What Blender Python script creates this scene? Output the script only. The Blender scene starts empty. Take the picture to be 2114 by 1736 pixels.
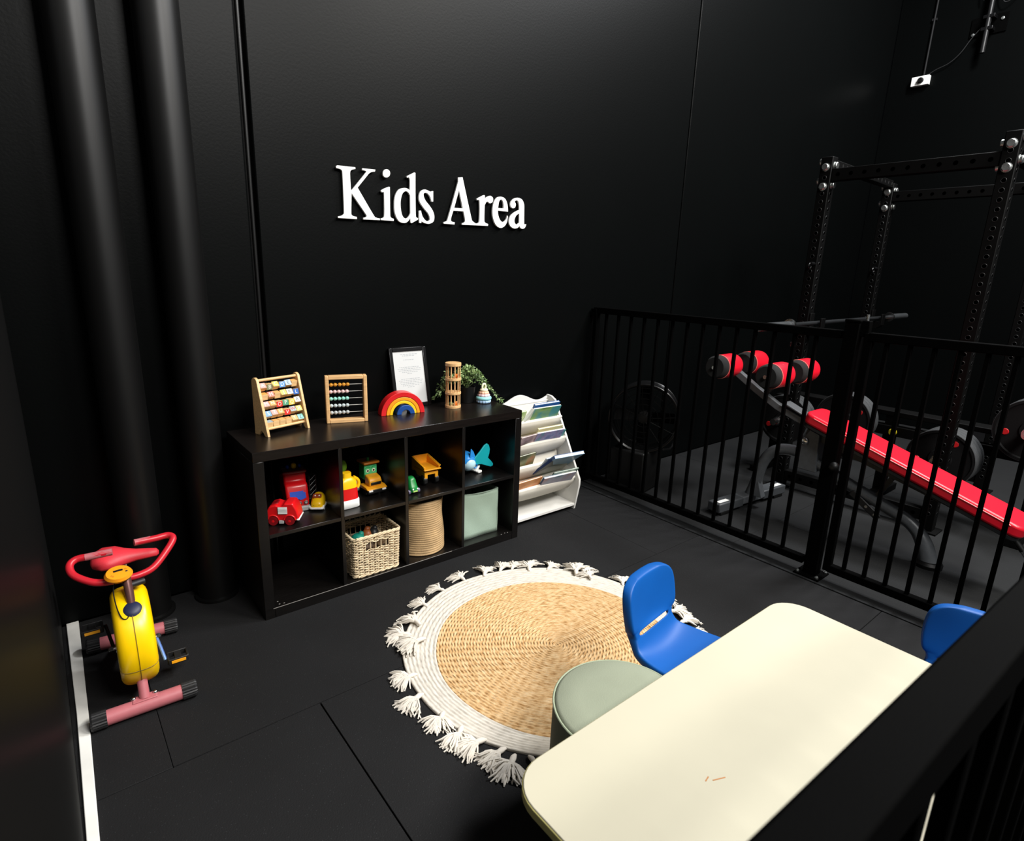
import bpy, math, random
from mathutils import Vector, Matrix
random.seed(7)
PI = math.pi
SC = bpy.context.scene
COL = SC.collection

# ------------------------------------------------------------------ camera
cd = bpy.data.cameras.new('camera'); cam = bpy.data.objects.new('camera', cd); COL.objects.link(cam)
cd.sensor_fit = 'HORIZONTAL'; cd.sensor_width = 36.0; cd.lens = 36.0*1200.0/2114.0
cd.clip_start = 0.02; cd.clip_end = 60
cd.dof.use_dof = True; cd.dof.focus_distance = 3.0; cd.dof.aperture_fstop = 6.3
_r = (0.776803, -0.628933, 0.031933); _u = (0.133962, 0.214581, 0.967476); _f = (0.615330, 0.747260, -0.250940)
m = Matrix.Identity(4)
for i in range(3):
    m[i][0], m[i][1], m[i][2] = _r[i], _u[i], -_f[i]
m[0][3], m[1][3], m[2][3] = -0.60929, -2.83833, 1.51579
cam.matrix_world = m
SC.camera = cam

# ------------------------------------------------------------------ world, lamps, exposure
w = bpy.data.worlds.new('world'); SC.world = w; w.use_nodes = True
w.node_tree.nodes['Background'].inputs[0].default_value = (0.75, 0.83, 1.0, 1)
w.node_tree.nodes['Background'].inputs[1].default_value = 0.06
SC.view_settings.view_transform = 'Standard'; SC.view_settings.look = 'None'
SC.view_settings.gamma = 1.0; SC.view_settings.use_curve_mapping = False
SC.view_settings.exposure = 0.0

def area(name, loc, target, sx, sy, power, col=(1, 1, 1)):
    l = bpy.data.lights.new(name, 'AREA'); l.shape = 'RECTANGLE'; l.size = sx; l.size_y = sy
    l.energy = power; l.color = col
    o = bpy.data.objects.new(name, l); COL.objects.link(o)
    o.location = loc
    o.rotation_euler = (Vector(target)-Vector(loc)).to_track_quat('-Z', 'Y').to_euler()
    return o
area('ceiling_lamp', (3.2, -4.2, 5.2), (1.2, -1.0, 0.2), 1.6, 1.2, 330, (1.0, 0.97, 0.92))
area('ceiling_lamp', (4.7, -2.4, 5.6), (3.6, -1.6, 0), 1.5, 0.5, 360, (0.97, 0.98, 1.0))
area('ceiling_lamp', (0.9, -4.9, 4.4), (0.5, -0.6, 0.8), 1.6, 0.8, 240, (1.0, 0.98, 0.95))

# ------------------------------------------------------------------ materials
def lin(c):
    if isinstance(c, str):
        c = [int(c[i:i+2], 16)/255 for i in (0, 2, 4)]
        c = [x/12.92 if x <= 0.04045 else ((x+0.055)/1.055)**2.4 for x in c]
    return (c[0], c[1], c[2], 1)
MATS = {}
def mat(name, color, rough=0.5, metal=0.0, var=0.08, scale=8.0, bump=0.0, bscale=60.0, spec=0.5, coat=0.0, stretch=None, color2=None):
    if name in MATS: return MATS[name]
    M = bpy.data.materials.new(name); M.use_nodes = True; nt = M.node_tree; N = nt.nodes; L = nt.links
    b = N['Principled BSDF']
    b.inputs['Roughness'].default_value = rough; b.inputs['Metallic'].default_value = metal
    b.inputs['Specular IOR Level'].default_value = spec
    if coat: b.inputs['Coat Weight'].default_value = coat; b.inputs['Coat Roughness'].default_value = 0.1
    tc = N.new('ShaderNodeTexCoord'); mp = N.new('ShaderNodeMapping'); L.new(tc.outputs['Object'], mp.inputs[0])
    if stretch: mp.inputs['Scale'].default_value = stretch
    n = N.new('ShaderNodeTexNoise'); n.inputs['Scale'].default_value = scale; n.inputs['Detail'].default_value = 4
    L.new(mp.outputs[0], n.inputs['Vector'])
    c = lin(color)
    mx = N.new('ShaderNodeMix'); mx.data_type = 'RGBA'
    if color2 is None:
        mx.inputs['A'].default_value = tuple(max(0, x*(1-var)) for x in c[:3])+(1,)
        mx.inputs['B'].default_value = tuple(min(1, x*(1+var)) for x in c[:3])+(1,)
    else:
        mx.inputs['A'].default_value = c; mx.inputs['B'].default_value = lin(color2)
    rp = N.new('ShaderNodeMapRange'); rp.inputs[1].default_value = 0.3; rp.inputs[2].default_value = 0.7
    L.new(n.outputs['Fac'], rp.inputs[0]); L.new(rp.outputs[0], mx.inputs['Factor'])
    L.new(mx.outputs['Result'], b.inputs['Base Color'])
    if bump:
        n2 = N.new('ShaderNodeTexNoise'); n2.inputs['Scale'].default_value = bscale; n2.inputs['Detail'].default_value = 3
        L.new(mp.outputs[0], n2.inputs['Vector'])
        bp = N.new('ShaderNodeBump'); bp.inputs['Strength'].default_value = bump; bp.inputs['Distance'].default_value = 0.004
        L.new(n2.outputs['Fac'], bp.inputs['Height']); L.new(bp.outputs[0], b.inputs['Normal'])
    MATS[name] = M
    return M

def speckle(name, base, dot, rough, scale, thr):
    """rubber crumb flooring: dark base with sparse paler crumbs"""
    M = mat(name, base, rough, var=0.15, scale=2.5, bump=0.35, bscale=220, spec=0.25)
    nt = M.node_tree; N = nt.nodes; L = nt.links
    b = N['Principled BSDF']; old = b.inputs['Base Color'].links[0].from_socket
    tc = N.new('ShaderNodeTexCoord'); v = N.new('ShaderNodeTexVoronoi'); v.inputs['Scale'].default_value = scale
    L.new(tc.outputs['Object'], v.inputs['Vector'])
    lt = N.new('ShaderNodeMath'); lt.operation = 'LESS_THAN'; lt.inputs[1].default_value = thr
    L.new(v.outputs['Distance'], lt.inputs[0])
    mx = N.new('ShaderNodeMix'); mx.data_type = 'RGBA'; mx.inputs['B'].default_value = lin(dot)
    L.new(lt.outputs[0], mx.inputs['Factor']); L.new(old, mx.inputs['A']); L.new(mx.outputs['Result'], b.inputs['Base Color'])
    return M

def braid(name, c1, c2, c3, freq, rough=0.85, strength=0.9):
    """braided rope in rings about the object's origin: plaits run round, strands slant"""
    M = bpy.data.materials.new(name); M.use_nodes = True; nt = M.node_tree; N = nt.nodes; L = nt.links
    b = N['Principled BSDF']; b.inputs['Roughness'].default_value = rough; b.inputs['Specular IOR Level'].default_value = 0.15
    tc = N.new('ShaderNodeTexCoord'); sp = N.new('ShaderNodeSeparateXYZ'); L.new(tc.outputs['Object'], sp.inputs[0])
    def mth(op, a, b_=None):
        k = N.new('ShaderNodeMath'); k.operation = op
        for i, s in enumerate((a, b_)):
            if s is None: continue
            if isinstance(s, (int, float)): k.inputs[i].default_value = s
            else: L.new(s, k.inputs[i])
        return k.outputs[0]
    X, Y = sp.outputs[0], sp.outputs[1]
    r = mth('SQRT', mth('ADD', mth('MULTIPLY', X, X), mth('MULTIPLY', Y, Y)))
    a = mth('ARCTAN2', Y, X)
    al = mth('MULTIPLY', a, mth('MULTIPLY', mth('ADD', mth('FLOOR', mth('DIVIDE', r, 0.0126)), 0.5), 0.0126))   # arc length along the ring
    cv = N.new('ShaderNodeCombineXYZ'); L.new(mth('MULTIPLY', al, freq), cv.inputs[0]); L.new(mth('MULTIPLY', r, 79.4*2), cv.inputs[1])
    wv = N.new('ShaderNodeTexWave'); wv.bands_direction = 'DIAGONAL'; wv.inputs['Scale'].default_value = 0.32
    wv.inputs['Distortion'].default_value = 2.2; wv.inputs['Detail'].default_value = 2; wv.inputs['Detail Scale'].default_value = 1.5
    L.new(cv.outputs[0], wv.inputs['Vector'])
    n = N.new('ShaderNodeTexNoise'); n.inputs['Scale'].default_value = 0.55; n.inputs['Detail'].default_value = 4; L.new(cv.outputs[0], n.inputs['Vector'])
    n3 = N.new('ShaderNodeTexNoise'); n3.inputs['Scale'].default_value = 5; L.new(tc.outputs['Object'], n3.inputs['Vector'])
    rp = N.new('ShaderNodeValToRGB'); L.new(n.outputs['Fac'], rp.inputs[0])
    e = rp.color_ramp.elements; e[0].position = 0.30; e[0].color = lin(c3); e[1].position = 0.47; e[1].color = lin(c1)
    k = e.new(0.72); k.color = lin(c2)
    mx = N.new('ShaderNodeMix'); mx.data_type = 'RGBA'; mx.blend_type = 'MULTIPLY'; mx.inputs['Factor'].default_value = 0.35
    L.new(rp.outputs[0], mx.inputs['A']); L.new(n3.outputs['Color'], mx.inputs['B'])
    mm = N.new('ShaderNodeMix'); mm.data_type = 'RGBA'; mm.inputs['Factor'].default_value = 0.3
    L.new(rp.outputs[0], mm.inputs['B']); L.new(rp.outputs[0], mm.inputs['A'])
    L.new(mm.outputs['Result'], b.inputs['Base Color'])
    bp = N.new('ShaderNodeBump'); bp.inputs['Strength'].default_value = strength; bp.inputs['Distance'].default_value = 0.005
    L.new(wv.outputs['Fac'], bp.inputs['Height']); L.new(bp.outputs[0], b.inputs['Normal'])
    return M

def blotch(name, cols, scale=9, rough=0.35, stretch=(1, 1, 1)):
    """printed picture of soft patches, for book covers"""
    M = bpy.data.materials.new(name); M.use_nodes = True; nt = M.node_tree; N = nt.nodes; L = nt.links
    b = N['Principled BSDF']; b.inputs['Roughness'].default_value = rough
    tc = N.new('ShaderNodeTexCoord'); mp = N.new('ShaderNodeMapping'); L.new(tc.outputs['Object'], mp.inputs[0]); mp.inputs['Scale'].default_value = stretch
    n = N.new('ShaderNodeTexNoise'); n.inputs['Scale'].default_value = scale; n.inputs['Detail'].default_value = 3; L.new(mp.outputs[0], n.inputs['Vector'])
    rp = N.new('ShaderNodeValToRGB'); L.new(n.outputs['Fac'], rp.inputs[0]); e = rp.color_ramp.elements
    for i, c in enumerate(cols):
        p = 0.34+0.32*i/max(1, len(cols)-1)
        k = e[i] if i < 2 else e.new(p)
        k.position = p; k.color = lin(c)
    L.new(rp.outputs[0], b.inputs['Base Color'])
    return M

WALL = mat('matt_black_paint', '040505', 0.40, var=0.06, scale=1.5, bump=0.08, bscale=90, spec=0.08)
GLOSS = bpy.data.materials.new('gloss_black_panel'); GLOSS.use_nodes = True
_n = GLOSS.node_tree.nodes; _n.clear(); _o = _n.new('ShaderNodeOutputMaterial'); _a = _n.new('ShaderNodeAddShader')
_d = _n.new('ShaderNodeBsdfDiffuse'); _d.inputs[0].default_value = (0.0015, 0.0015, 0.0015, 1)
_g = _n.new('ShaderNodeBsdfGlossy'); _g.inputs['Color'].default_value = (0.07, 0.07, 0.07, 1); _g.inputs['Roughness'].default_value = 0.3
for i, x in enumerate((_d, _g)): GLOSS.node_tree.links.new(x.outputs[0], _a.inputs[i])
GLOSS.node_tree.links.new(_a.outputs[0], _o.inputs[0])
RUBBER = speckle('black_rubber_mat', '141415', '2e2f30', 0.8, 95, 0.10)
GYMRUB = speckle('gym_rubber_mat', '161718', '303132', 0.8, 95, 0.08)
BLACKSTEEL = mat('black_powder_coat', '020202', 0.75, var=0.1, scale=30, bump=0.05, bscale=300, spec=0.025)
RACKSTEEL = mat('rack_black_steel', '030303', 0.6, var=0.1, scale=20, spec=0.1)
PIPE = mat('black_pipe_paint', '070707', 0.42, var=0.06, spec=0.35)
CARCASS = mat('black_brown_veneer', '0b0908', 0.33, var=0.25, scale=14, stretch=(1, 9, 9), bump=0.05, bscale=120, spec=0.5)
TOPV = mat('black_brown_top', '120e0c', 0.28, var=0.3, scale=12, stretch=(1, 12, 12), bump=0.04, bscale=120, spec=0.4)
WOOD = mat('pale_beech', 'd9b27c', 0.45, var=0.16, scale=10, stretch=(2, 12, 12))
WOOD2 = mat('oiled_bamboo', 'dcb07a', 0.45, var=0.18, scale=12, stretch=(10, 10, 2))
PINE = mat('pine_frame', 'dcb07a', 0.45, var=0.16, scale=10, stretch=(2, 12, 12))
WHITE = mat('white_letter_acrylic', 'dcdcda', 0.45, var=0.02)
WHITEB = mat('white_melamine', 'dcdad4', 0.45, var=0.02)
CANVAS = mat('cream_canvas', 'd8d2c5', 0.85, var=0.05, scale=5, bump=0.25, bscale=350)
CHROME = mat('chrome', 'd8d8d8', 0.2, metal=1.0, var=0.03)
ZINC = mat('zinc_bolt', 'c9ccca', 0.35, metal=1.0, var=0.15, scale=60, bump=0.3, bscale=200)
CREAM = mat('cream_laminate', 'b6b19c', 0.6, var=0.035, scale=3)
EDGE = mat('yellow_edge_band', 'd8cf86', 0.45, var=0.05)
BLUE = mat('blue_polypropylene', '04509c', 0.5, var=0.05, scale=6, bump=0.06, bscale=400, spec=0.35)
GREYTUBE = mat('grey_chair_tube', '8b8f92', 0.35, metal=0.7, var=0.05)
SAGE = mat('sage_velvet', '8b917e', 0.8, var=0.08, scale=4, bump=0.15, bscale=300, spec=0.2)
REDV = mat('red_vinyl', 'e0142a', 0.35, var=0.05, scale=9, bump=0.05, bscale=200)
FOAM = mat('black_foam', '0c0d0d', 0.9, var=0.15, scale=40, bump=0.3, bscale=400)
BENCHG = mat('hammered_grey_frame', '5a5d60', 0.36, metal=0.15, var=0.12, scale=40, bump=0.08, bscale=300)
BENCHB = mat('bench_black_steel', '17181a', 0.42, var=0.1)
BLACKP = mat('black_plastic', '070707', 0.5, var=0.1, spec=0.3)
GLOSSBLK = mat('gloss_black_plastic', '0b0b0c', 0.3, var=0.1, spec=0.35)
PLATER = mat('black_rubber_plate', '0b0b0c', 0.8, var=0.12, scale=20, spec=0.2)
PLATEG = mat('plate_rim_grey', '37393b', 0.65, var=0.15, scale=30)
REDP = mat('red_inset', 'c4161c', 0.5)

# ------------------------------------------------------------------ mesh collector
class G:
    def __init__(s): s.v = []; s.f = []; s.M = Matrix.Identity(4)
    def add(s, vs, fs):
        o = len(s.v); s.v += [tuple(s.M @ Vector(p)) for p in vs]; s.f += [tuple(i+o for i in f) for f in fs]; return s
    def box(s, c, d, rot=None):
        x, y, z = [k/2 for k in d]; R = rot if rot else Matrix.Identity(3); c = Vector(c)
        vs = [tuple(c+R @ Vector((a*x, b*y, e*z))) for e in (-1, 1) for b in (-1, 1) for a in (-1, 1)]
        return s.add(vs, [(0, 2, 3, 1), (4, 5, 7, 6), (0, 1, 5, 4), (2, 6, 7, 3), (0, 4, 6, 2), (1, 3, 7, 5)])
    def tube(s, pts, r, n=12, cap=True, closed=False, flat=1.0):
        pts = [Vector(p) for p in pts]; k = len(pts)
        rs = r if isinstance(r, (list, tuple)) else [r]*k
        vs = []; prev = None
        for i, p in enumerate(pts):
            a = pts[i-1] if (i > 0 or closed) else pts[i]; b = pts[(i+1) % k] if (i < k-1 or closed) else pts[i]
            t = (b-a).normalized() if (b-a).length > 1e-9 else Vector((0, 0, 1))
            if prev is None:
                u = Vector((0, 0, 1)).cross(t)
                if u.length < 1e-3: u = Vector((1, 0, 0)).cross(t)
            else:
                u = prev-t*prev.dot(t)
            u.normalize(); prev = u; q = t.cross(u)
            for j in range(n):
                an = 2*PI*j/n+PI/n
                vs.append(tuple(p+u*math.cos(an)*rs[i]+q*math.sin(an)*rs[i]*flat))
        fs = []
        for i in range(k if closed else k-1):
            i2 = (i+1) % k
            for j in range(n):
                fs.append((i*n+j, i*n+(j+1) % n, i2*n+(j+1) % n, i2*n+j))
        if cap and not closed:
            fs.append(tuple(range(n-1, -1, -1))); fs.append(tuple((k-1)*n+j for j in range(n)))
        return s.add(vs, fs)
    def cyl(s, p0, p1, r0, r1=None, n=20): return s.tube([p0, p1], [r0, r0 if r1 is None else r1], n)
    def lathe(s, prof, n=32, c=(0, 0, 0), axis=None, cap=True):
        c = Vector(c)
        R = Vector((0, 0, 1)).rotation_difference(Vector(axis)).to_matrix() if axis else Matrix.Identity(3)
        vs = []; k = len(prof)
        for r, z in prof:
            for j in range(n):
                a = 2*PI*j/n; vs.append(tuple(c+R @ Vector((r*math.cos(a), r*math.sin(a), z))))
        fs = [(i*n+j, i*n+(j+1) % n, (i+1)*n+(j+1) % n, (i+1)*n+j) for i in range(k-1) for j in range(n)]
        if cap and prof[0][0] > 1e-6: fs.append(tuple(range(n-1, -1, -1)))
        if cap and prof[-1][0] > 1e-6: fs.append(tuple((k-1)*n+j for j in range(n)))
        return s.add(vs, fs)
    def prism(s, poly, d0, d1, plane='xz'):
        f = {'xz': lambda a, b, d: (a, d, b), 'xy': lambda a, b, d: (a, b, d), 'yz': lambda a, b, d: (d, a, b)}[plane]
        n = len(poly); vs = [f(a, b, d0) for a, b in poly]+[f(a, b, d1) for a, b in poly]
        fs = [tuple(range(n-1, -1, -1)), tuple(range(n, 2*n))]+[(i, (i+1) % n, n+(i+1) % n, n+i) for i in range(n)]
        return s.add(vs, fs)
    def ball(s, c, r, seg=16, ring=10):
        r = r if isinstance(r, (tuple, list)) else (r, r, r)
        vs = [(c[0]+r[0]*math.sin(PI*i/ring)*math.cos(2*PI*j/seg), c[1]+r[1]*math.sin(PI*i/ring)*math.sin(2*PI*j/seg), c[2]-r[2]*math.cos(PI*i/ring)) for i in range(ring+1) for j in range(seg)]
        fs = [(i*seg+j, i*seg+(j+1) % seg, (i+1)*seg+(j+1) % seg, (i+1)*seg+j) for i in range(ring) for j in range(seg)]
        return s.add(vs, fs)
    def torus(s, c, R, r, axis='z', n=28, k=10, lobes=0, amp=0):
        def pt(a):
            q = R+amp*math.cos(lobes*a); x, y = q*math.cos(a), q*math.sin(a)
            return {'z': (c[0]+x, c[1]+y, c[2]), 'y': (c[0]+x, c[1], c[2]+y), 'x': (c[0], c[1]+x, c[2]+y)}[axis]
        return s.tube([pt(2*PI*i/n) for i in range(n)], r, k, closed=True)

def rotz(a): return Matrix.Rotation(a, 3, 'Z')
def rotx(a): return Matrix.Rotation(a, 3, 'X')
def roty(a): return Matrix.Rotation(a, 3, 'Y')

def finish(me, angle=38):
    me.polygons.foreach_set('use_smooth', [True]*len(me.polygons))
    me.update(); me.set_sharp_from_angle(angle=math.radians(angle))
def obj(name, g, material, parent=None, bevel=0.0, seg=2, angle=38, loc=None):
    me = bpy.data.meshes.new(name); me.from_pydata(g.v, [], g.f)
    import bmesh
    bm = bmesh.new(); bm.from_mesh(me); bmesh.ops.remove_doubles(bm, verts=bm.verts, dist=1e-6); bmesh.ops.recalc_face_normals(bm, faces=bm.faces); bm.to_mesh(me); bm.free()
    finish(me, angle); me.materials.append(material)
    o = bpy.data.objects.new(name, me); COL.objects.link(o)
    if parent: o.parent = parent
    if loc: o.location = loc
    if bevel:
        b = o.modifiers.new('bevel', 'BEVEL'); b.width = bevel; b.segments = seg; b.limit_method = 'ANGLE'; b.angle_limit = math.radians(40)
    return o
def share(o, name, parent=None, loc=(0, 0, 0), rot=(0, 0, 0), scale=None, material=None):
    c = o.copy(); c.name = name; COL.objects.link(c); c.parent = parent; c.location = loc; c.rotation_euler = rot
    if scale: c.scale = scale
    if material:
        c.data = o.data.copy(); c.data.materials.clear(); c.data.materials.append(material)
    return c
def tag(o, label, cat, group=None):
    o['label'] = label; o['category'] = cat
    if group: o['group'] = group
    return o
def thing(name, label, cat, loc=(0, 0, 0), rz=0.0, group=None):
    o = bpy.data.objects.new(name, None); COL.objects.link(o); o.empty_display_size = 0.1
    o.location = loc; o.rotation_euler = (0, 0, rz)
    return tag(o, label, cat, group)
def struct(o): o['kind'] = 'structure'; return o
def stuff(o): o['kind'] = 'stuff'; return o
def smoothpath(pts, k=6, closed=False):
    P = [Vector(p) for p in pts]; n = len(P); out = []
    for i in range(n if closed else n-1):
        p0 = P[i-1] if (i > 0 or closed) else P[i]; p1 = P[i]; p2 = P[(i+1) % n]; p3 = P[(i+2) % n] if (i+2 < n or closed) else p2
        for j in range(k):
            t = j/k
            out.append(0.5*((2*p1)+(-p0+p2)*t+(2*p0-5*p1+4*p2-p3)*t*t+(-p0+3*p1-3*p2+p3)*t**3))
    if not closed: out.append(P[-1])
    return out
def rrect(x0, x1, y0, y1, r, k=6):
    out = []
    for cx, cy, a0 in ((x1-r, y1-r, 0), (x0+r, y1-r, 90), (x0+r, y0+r, 180), (x1-r, y0+r, 270)):
        for i in range(k+1):
            a = math.radians(a0+90*i/k); out.append((cx+r*math.cos(a), cy+r*math.sin(a)))
    return out

# ================================================================== SETTING
fl = struct(obj('floor', G().box((3, -2, -0.045), (9, 6, 0.06)), mat('floor_slab', '1a1a1a', 0.8)))
def mats(x0, x1, y0, y1, joints, material, g=0.0008):
    xs = [x0]+[j for j in joints if x0 < j < x1]+[x1]
    for a, b in zip(xs, xs[1:]):
        me = obj('rubber_mat', G().box(((a+b)/2, (y0+y1)/2, -0.0075), (b-a-2*g, y1-y0-2*g, 0.015)), material, fl, bevel=0.0012, seg=1)
rows = [(-1.073, -0.004, (-0.461, 1.93)), (-2.073, -1.073, (0.0, 1.2)), (-3.073, -2.073, (-0.461, 0.54)), (-4.4, -3.073, (0.0, 1.2))]
for y0, y1, off in rows:
    mats(-0.70, 2.336, y0, y1, off, RUBBER, 0.0022 if y0 == -2.073 else 0.0009)
for k, (y0, y1) in enumerate(((-1.25, -0.004), (-2.5, -1.25), (-4.4, -2.5))):
    mats(2.346, 6.69, y0, y1, [2.346+1.25*i+(0.6 if k % 2 else 0) for i in range(5)], GYMRUB)
wb = struct(obj('wall_back', G().box((3, 0.12, 3.0), (9, 0.10, 6.2)), mat('joint_backing', '080808', 0.8)))
for a, b in ((-0.95, 0.190), (0.226, 3.322), (3.333, 6.70)):
    obj('wall_panel', G().box(((a+b)/2, 0.035, 3.0), (b-a, 0.07, 6.0)), WALL, wb, bevel=0.007, seg=2)
obj('joint_sealant', G().tube([(0.206, 0.012, 0), (0.206, 0.012, 6)], 0.009, 10), PIPE, wb)
wl = struct(obj('wall_left', G().box((-0.762, -1.3, 3.0), (0.14, 2.75, 6.0)), GLOSS))
struct(obj('trim_1', G().prism([(-0.698, -1.9), (-0.671, -1.9), (-0.659, -1.22), (-0.645, -0.67), (-0.634, -0.003), (-0.677, -0.003), (-0.677, -0.65), (-0.687, -1.2)], 0.0, 0.008, 'xy'), mat('white_floor_strip', 'e9e8e2', 0.5), bevel=0.002))
wr = struct(obj('wall_right', G().box((6.78, -2.2, 3.0), (0.14, 4.4, 6.2)), mat('joint_backing_right', '080808', 0.8)))
for a, b in ((-3.2, 0.0), (-4.4, -3.212)):
    obj('wall_panel', G().box((6.715, (a+b)/2, 3.0), (0.03, b-a, 6.0)), WALL, wr, bevel=0.006)
struct(obj('ceiling', G().box((3, -2, 6.1), (9, 6, 0.1)), mat('ceiling_paint', '1c1c1d', 0.8)))

for px, txt in ((-0.378, 'left one of two thick black drainpipes, nearer the glossy side panel'),
                (-0.112, 'right one of two thick black drainpipes, nearer the toy shelf')):
    t = thing('drain_pipe', txt, 'pipe', (px, -0.10, 0), 0, 'vertical drainpipes on the back wall')
    obj('pipe_shaft', G().lathe([(0.079, 0.0), (0.079, 5.95)], 40), PIPE, t)
    obj('floor_collar', G().lathe([(0.080, 0.0), (0.092, 0.0), (0.092, 0.012), (0.080, 0.016)], 40), PIPE, t)

# ------------------------------------------------------------------ wall lettering
LET = {'K':[[(590,1960),(597,1964),(685,1967),(686,1960),(675,1957,1),(664,1952,1),(658,1939,1),(658,1899),(660,1857),(739,1949,1),(741,1956,1),(735,1959,1),(722,1960),(722,1967),(790,1969),(788,1961),(771,1957,1),(757,1949,1),(746,1937),(694,1877),(771,1762,1),(788,1746,1),(808,1743),(808,1736),(720,1733),(720,1740),(732,1743,1),(738,1750,1),(734,1758),(662,1850),(657,1760,1),(660,1748,1),(669,1743,1),(685,1741),(685,1732),(590,1730),(590,1736),(608,1741,1),(618,1749,1),(621,1762,1),(621,1857),(620,1932,1),(617,1946,1),(607,1951,1),(591,1953)]],'i':[[(818,1875),(829,1883,1),(852,1894,1),(863,1898),(867,1897),(866,1772,1),(868,1756,1),(875,1750,1),(886,1747),(885,1738),(815,1737),(815,1744),(827,1748,1),(833,1757,1),(835,1790),(835,1862,1),(832,1871,1),(823,1869)],[(870,1962,1),(868,1971,1),(861,1977,1),(851,1978,1),(841,1975,1),(834,1967,1),(831,1957,1),(833,1948,1),(840,1942,1),(850,1941,1),(860,1945,1),(867,1952,1)]],'d':[[(964,1959),(991,1973),(1008,1982),(1014,1981),(1013,1888),(1014,1779,1),(1018,1765,1),(1028,1761),(1027,1755),(990,1735),(983,1737),(982,1760),(964,1739,1),(941,1732,1),(913,1741,1),(894,1777,1),(891,1820,1),(897,1860,1),(917,1890,1),(946,1901,1),(968,1900,1),(982,1892),(982,1938,1),(979,1953,1),(973,1956,1),(967,1953)],[(982,1869),(972,1883,1),(956,1888,1),(938,1874,1),(928,1845,1),(926,1813,1),(931,1778,1),(943,1758,1),(960,1755,1),(976,1770,1),(983,1784)]],'s':[[(1107,1898),(1109,1902),(1120,1904),(1120,1853),(1111,1852),(1100,1878,1),(1080,1892,1),(1063,1887,1),(1063,1872,1),(1074,1852,1),(1099,1828,1),(1119,1803,1),(1127,1777,1),(1121,1752,1),(1096,1739,1),(1070,1740,1),(1048,1748),(1046,1739),(1035,1740),(1035,1799),(1045,1800),(1055,1772,1),(1076,1752,1),(1095,1754,1),(1100,1767,1),(1090,1790,1),(1061,1817,1),(1039,1844,1),(1035,1869,1),(1043,1893,1),(1065,1906,1),(1087,1904,1)]],'A':[[(1277,1989),(1306,1994),(1366,1796,1),(1377,1773,1),(1400,1761),(1399,1752),(1307,1749),(1307,1756),(1322,1761,1),(1327,1772,1),(1323,1793),(1315,1820),(1248,1818),(1234,1780,1),(1233,1765,1),(1240,1759,1),(1257,1757),(1256,1747),(1187,1746),(1187,1753),(1204,1759,1),(1215,1779,1),(1273,1951,1),(1278,1973,1)],[(1284,1928),(1311,1834),(1253,1832)]],'r':[[(1405,1893),(1434,1908),(1454,1917),(1459,1915),(1460,1896),(1476,1910,1),(1500,1917,1),(1517,1907,1),(1514,1887,1),(1496,1878,1),(1482,1885,1),(1470,1882,1),(1459,1864),(1458,1792,1),(1463,1772,1),(1486,1764),(1485,1755),(1402,1752),(1402,1760),(1419,1766,1),(1425,1781,1),(1426,1840),(1423,1882,1),(1417,1889,1),(1406,1887)]],'e':[[(1629,1844),(1554,1844),(1558,1817,1),(1575,1790,1),(1596,1783,1),(1616,1798,1),(1627,1821),(1630,1816),(1620,1779,1),(1599,1757,1),(1572,1750,1),(1541,1766,1),(1521,1802,1),(1516,1842,1),(1524,1884,1),(1545,1911,1),(1574,1920,1),(1606,1911,1),(1624,1880,1)],[(1555,1857),(1597,1858),(1595,1882,1),(1586,1902,1),(1573,1905,1),(1561,1892,1)]],'a':[[(1648,1877,1),(1648,1897,1),(1672,1919,1),(1704,1926,1),(1733,1919,1),(1749,1896,1),(1752,1868),(1755,1790,1),(1761,1782,1),(1771,1783),(1770,1777),(1761,1762,1),(1742,1756,1),(1726,1762,1),(1720,1772),(1706,1759,1),(1679,1754,1),(1652,1764,1),(1639,1787,1),(1647,1818,1),(1678,1843,1),(1715,1860),(1712,1888,1),(1704,1908,1),(1689,1912,1),(1678,1903,1),(1686,1890,1),(1681,1872,1),(1664,1866,1)],[(1716,1842),(1693,1828,1),(1680,1805,1),(1683,1784,1),(1699,1776,1),(1718,1789)]]}
def contour(pts, k=5):
    n = len(pts); out = []
    for i in range(n):
        a, b = pts[i], pts[(i+1) % n]
        p1, p2 = Vector(a[:2]), Vector(b[:2])
        s1, s2 = len(a) > 2, len(b) > 2
        if not (s1 or s2): out.append(p1); continue
        p0 = Vector(pts[i-1][:2]) if s1 else p1; p3 = Vector(pts[(i+2) % n][:2]) if s2 else p2
        for j in range(k):
            u = j/k
            out.append(0.5*((2*p1)+(-p0+p2)*u+(2*p0-5*p1+4*p2-p3)*u*u+(-p0+3*p1-3*p2+p3)*u**3))
    return out
sign = thing('wall_sign', 'white raised serif letters reading Kids Area on the black back wall', 'sign', (1.19, -0.001, 1.74))
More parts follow.
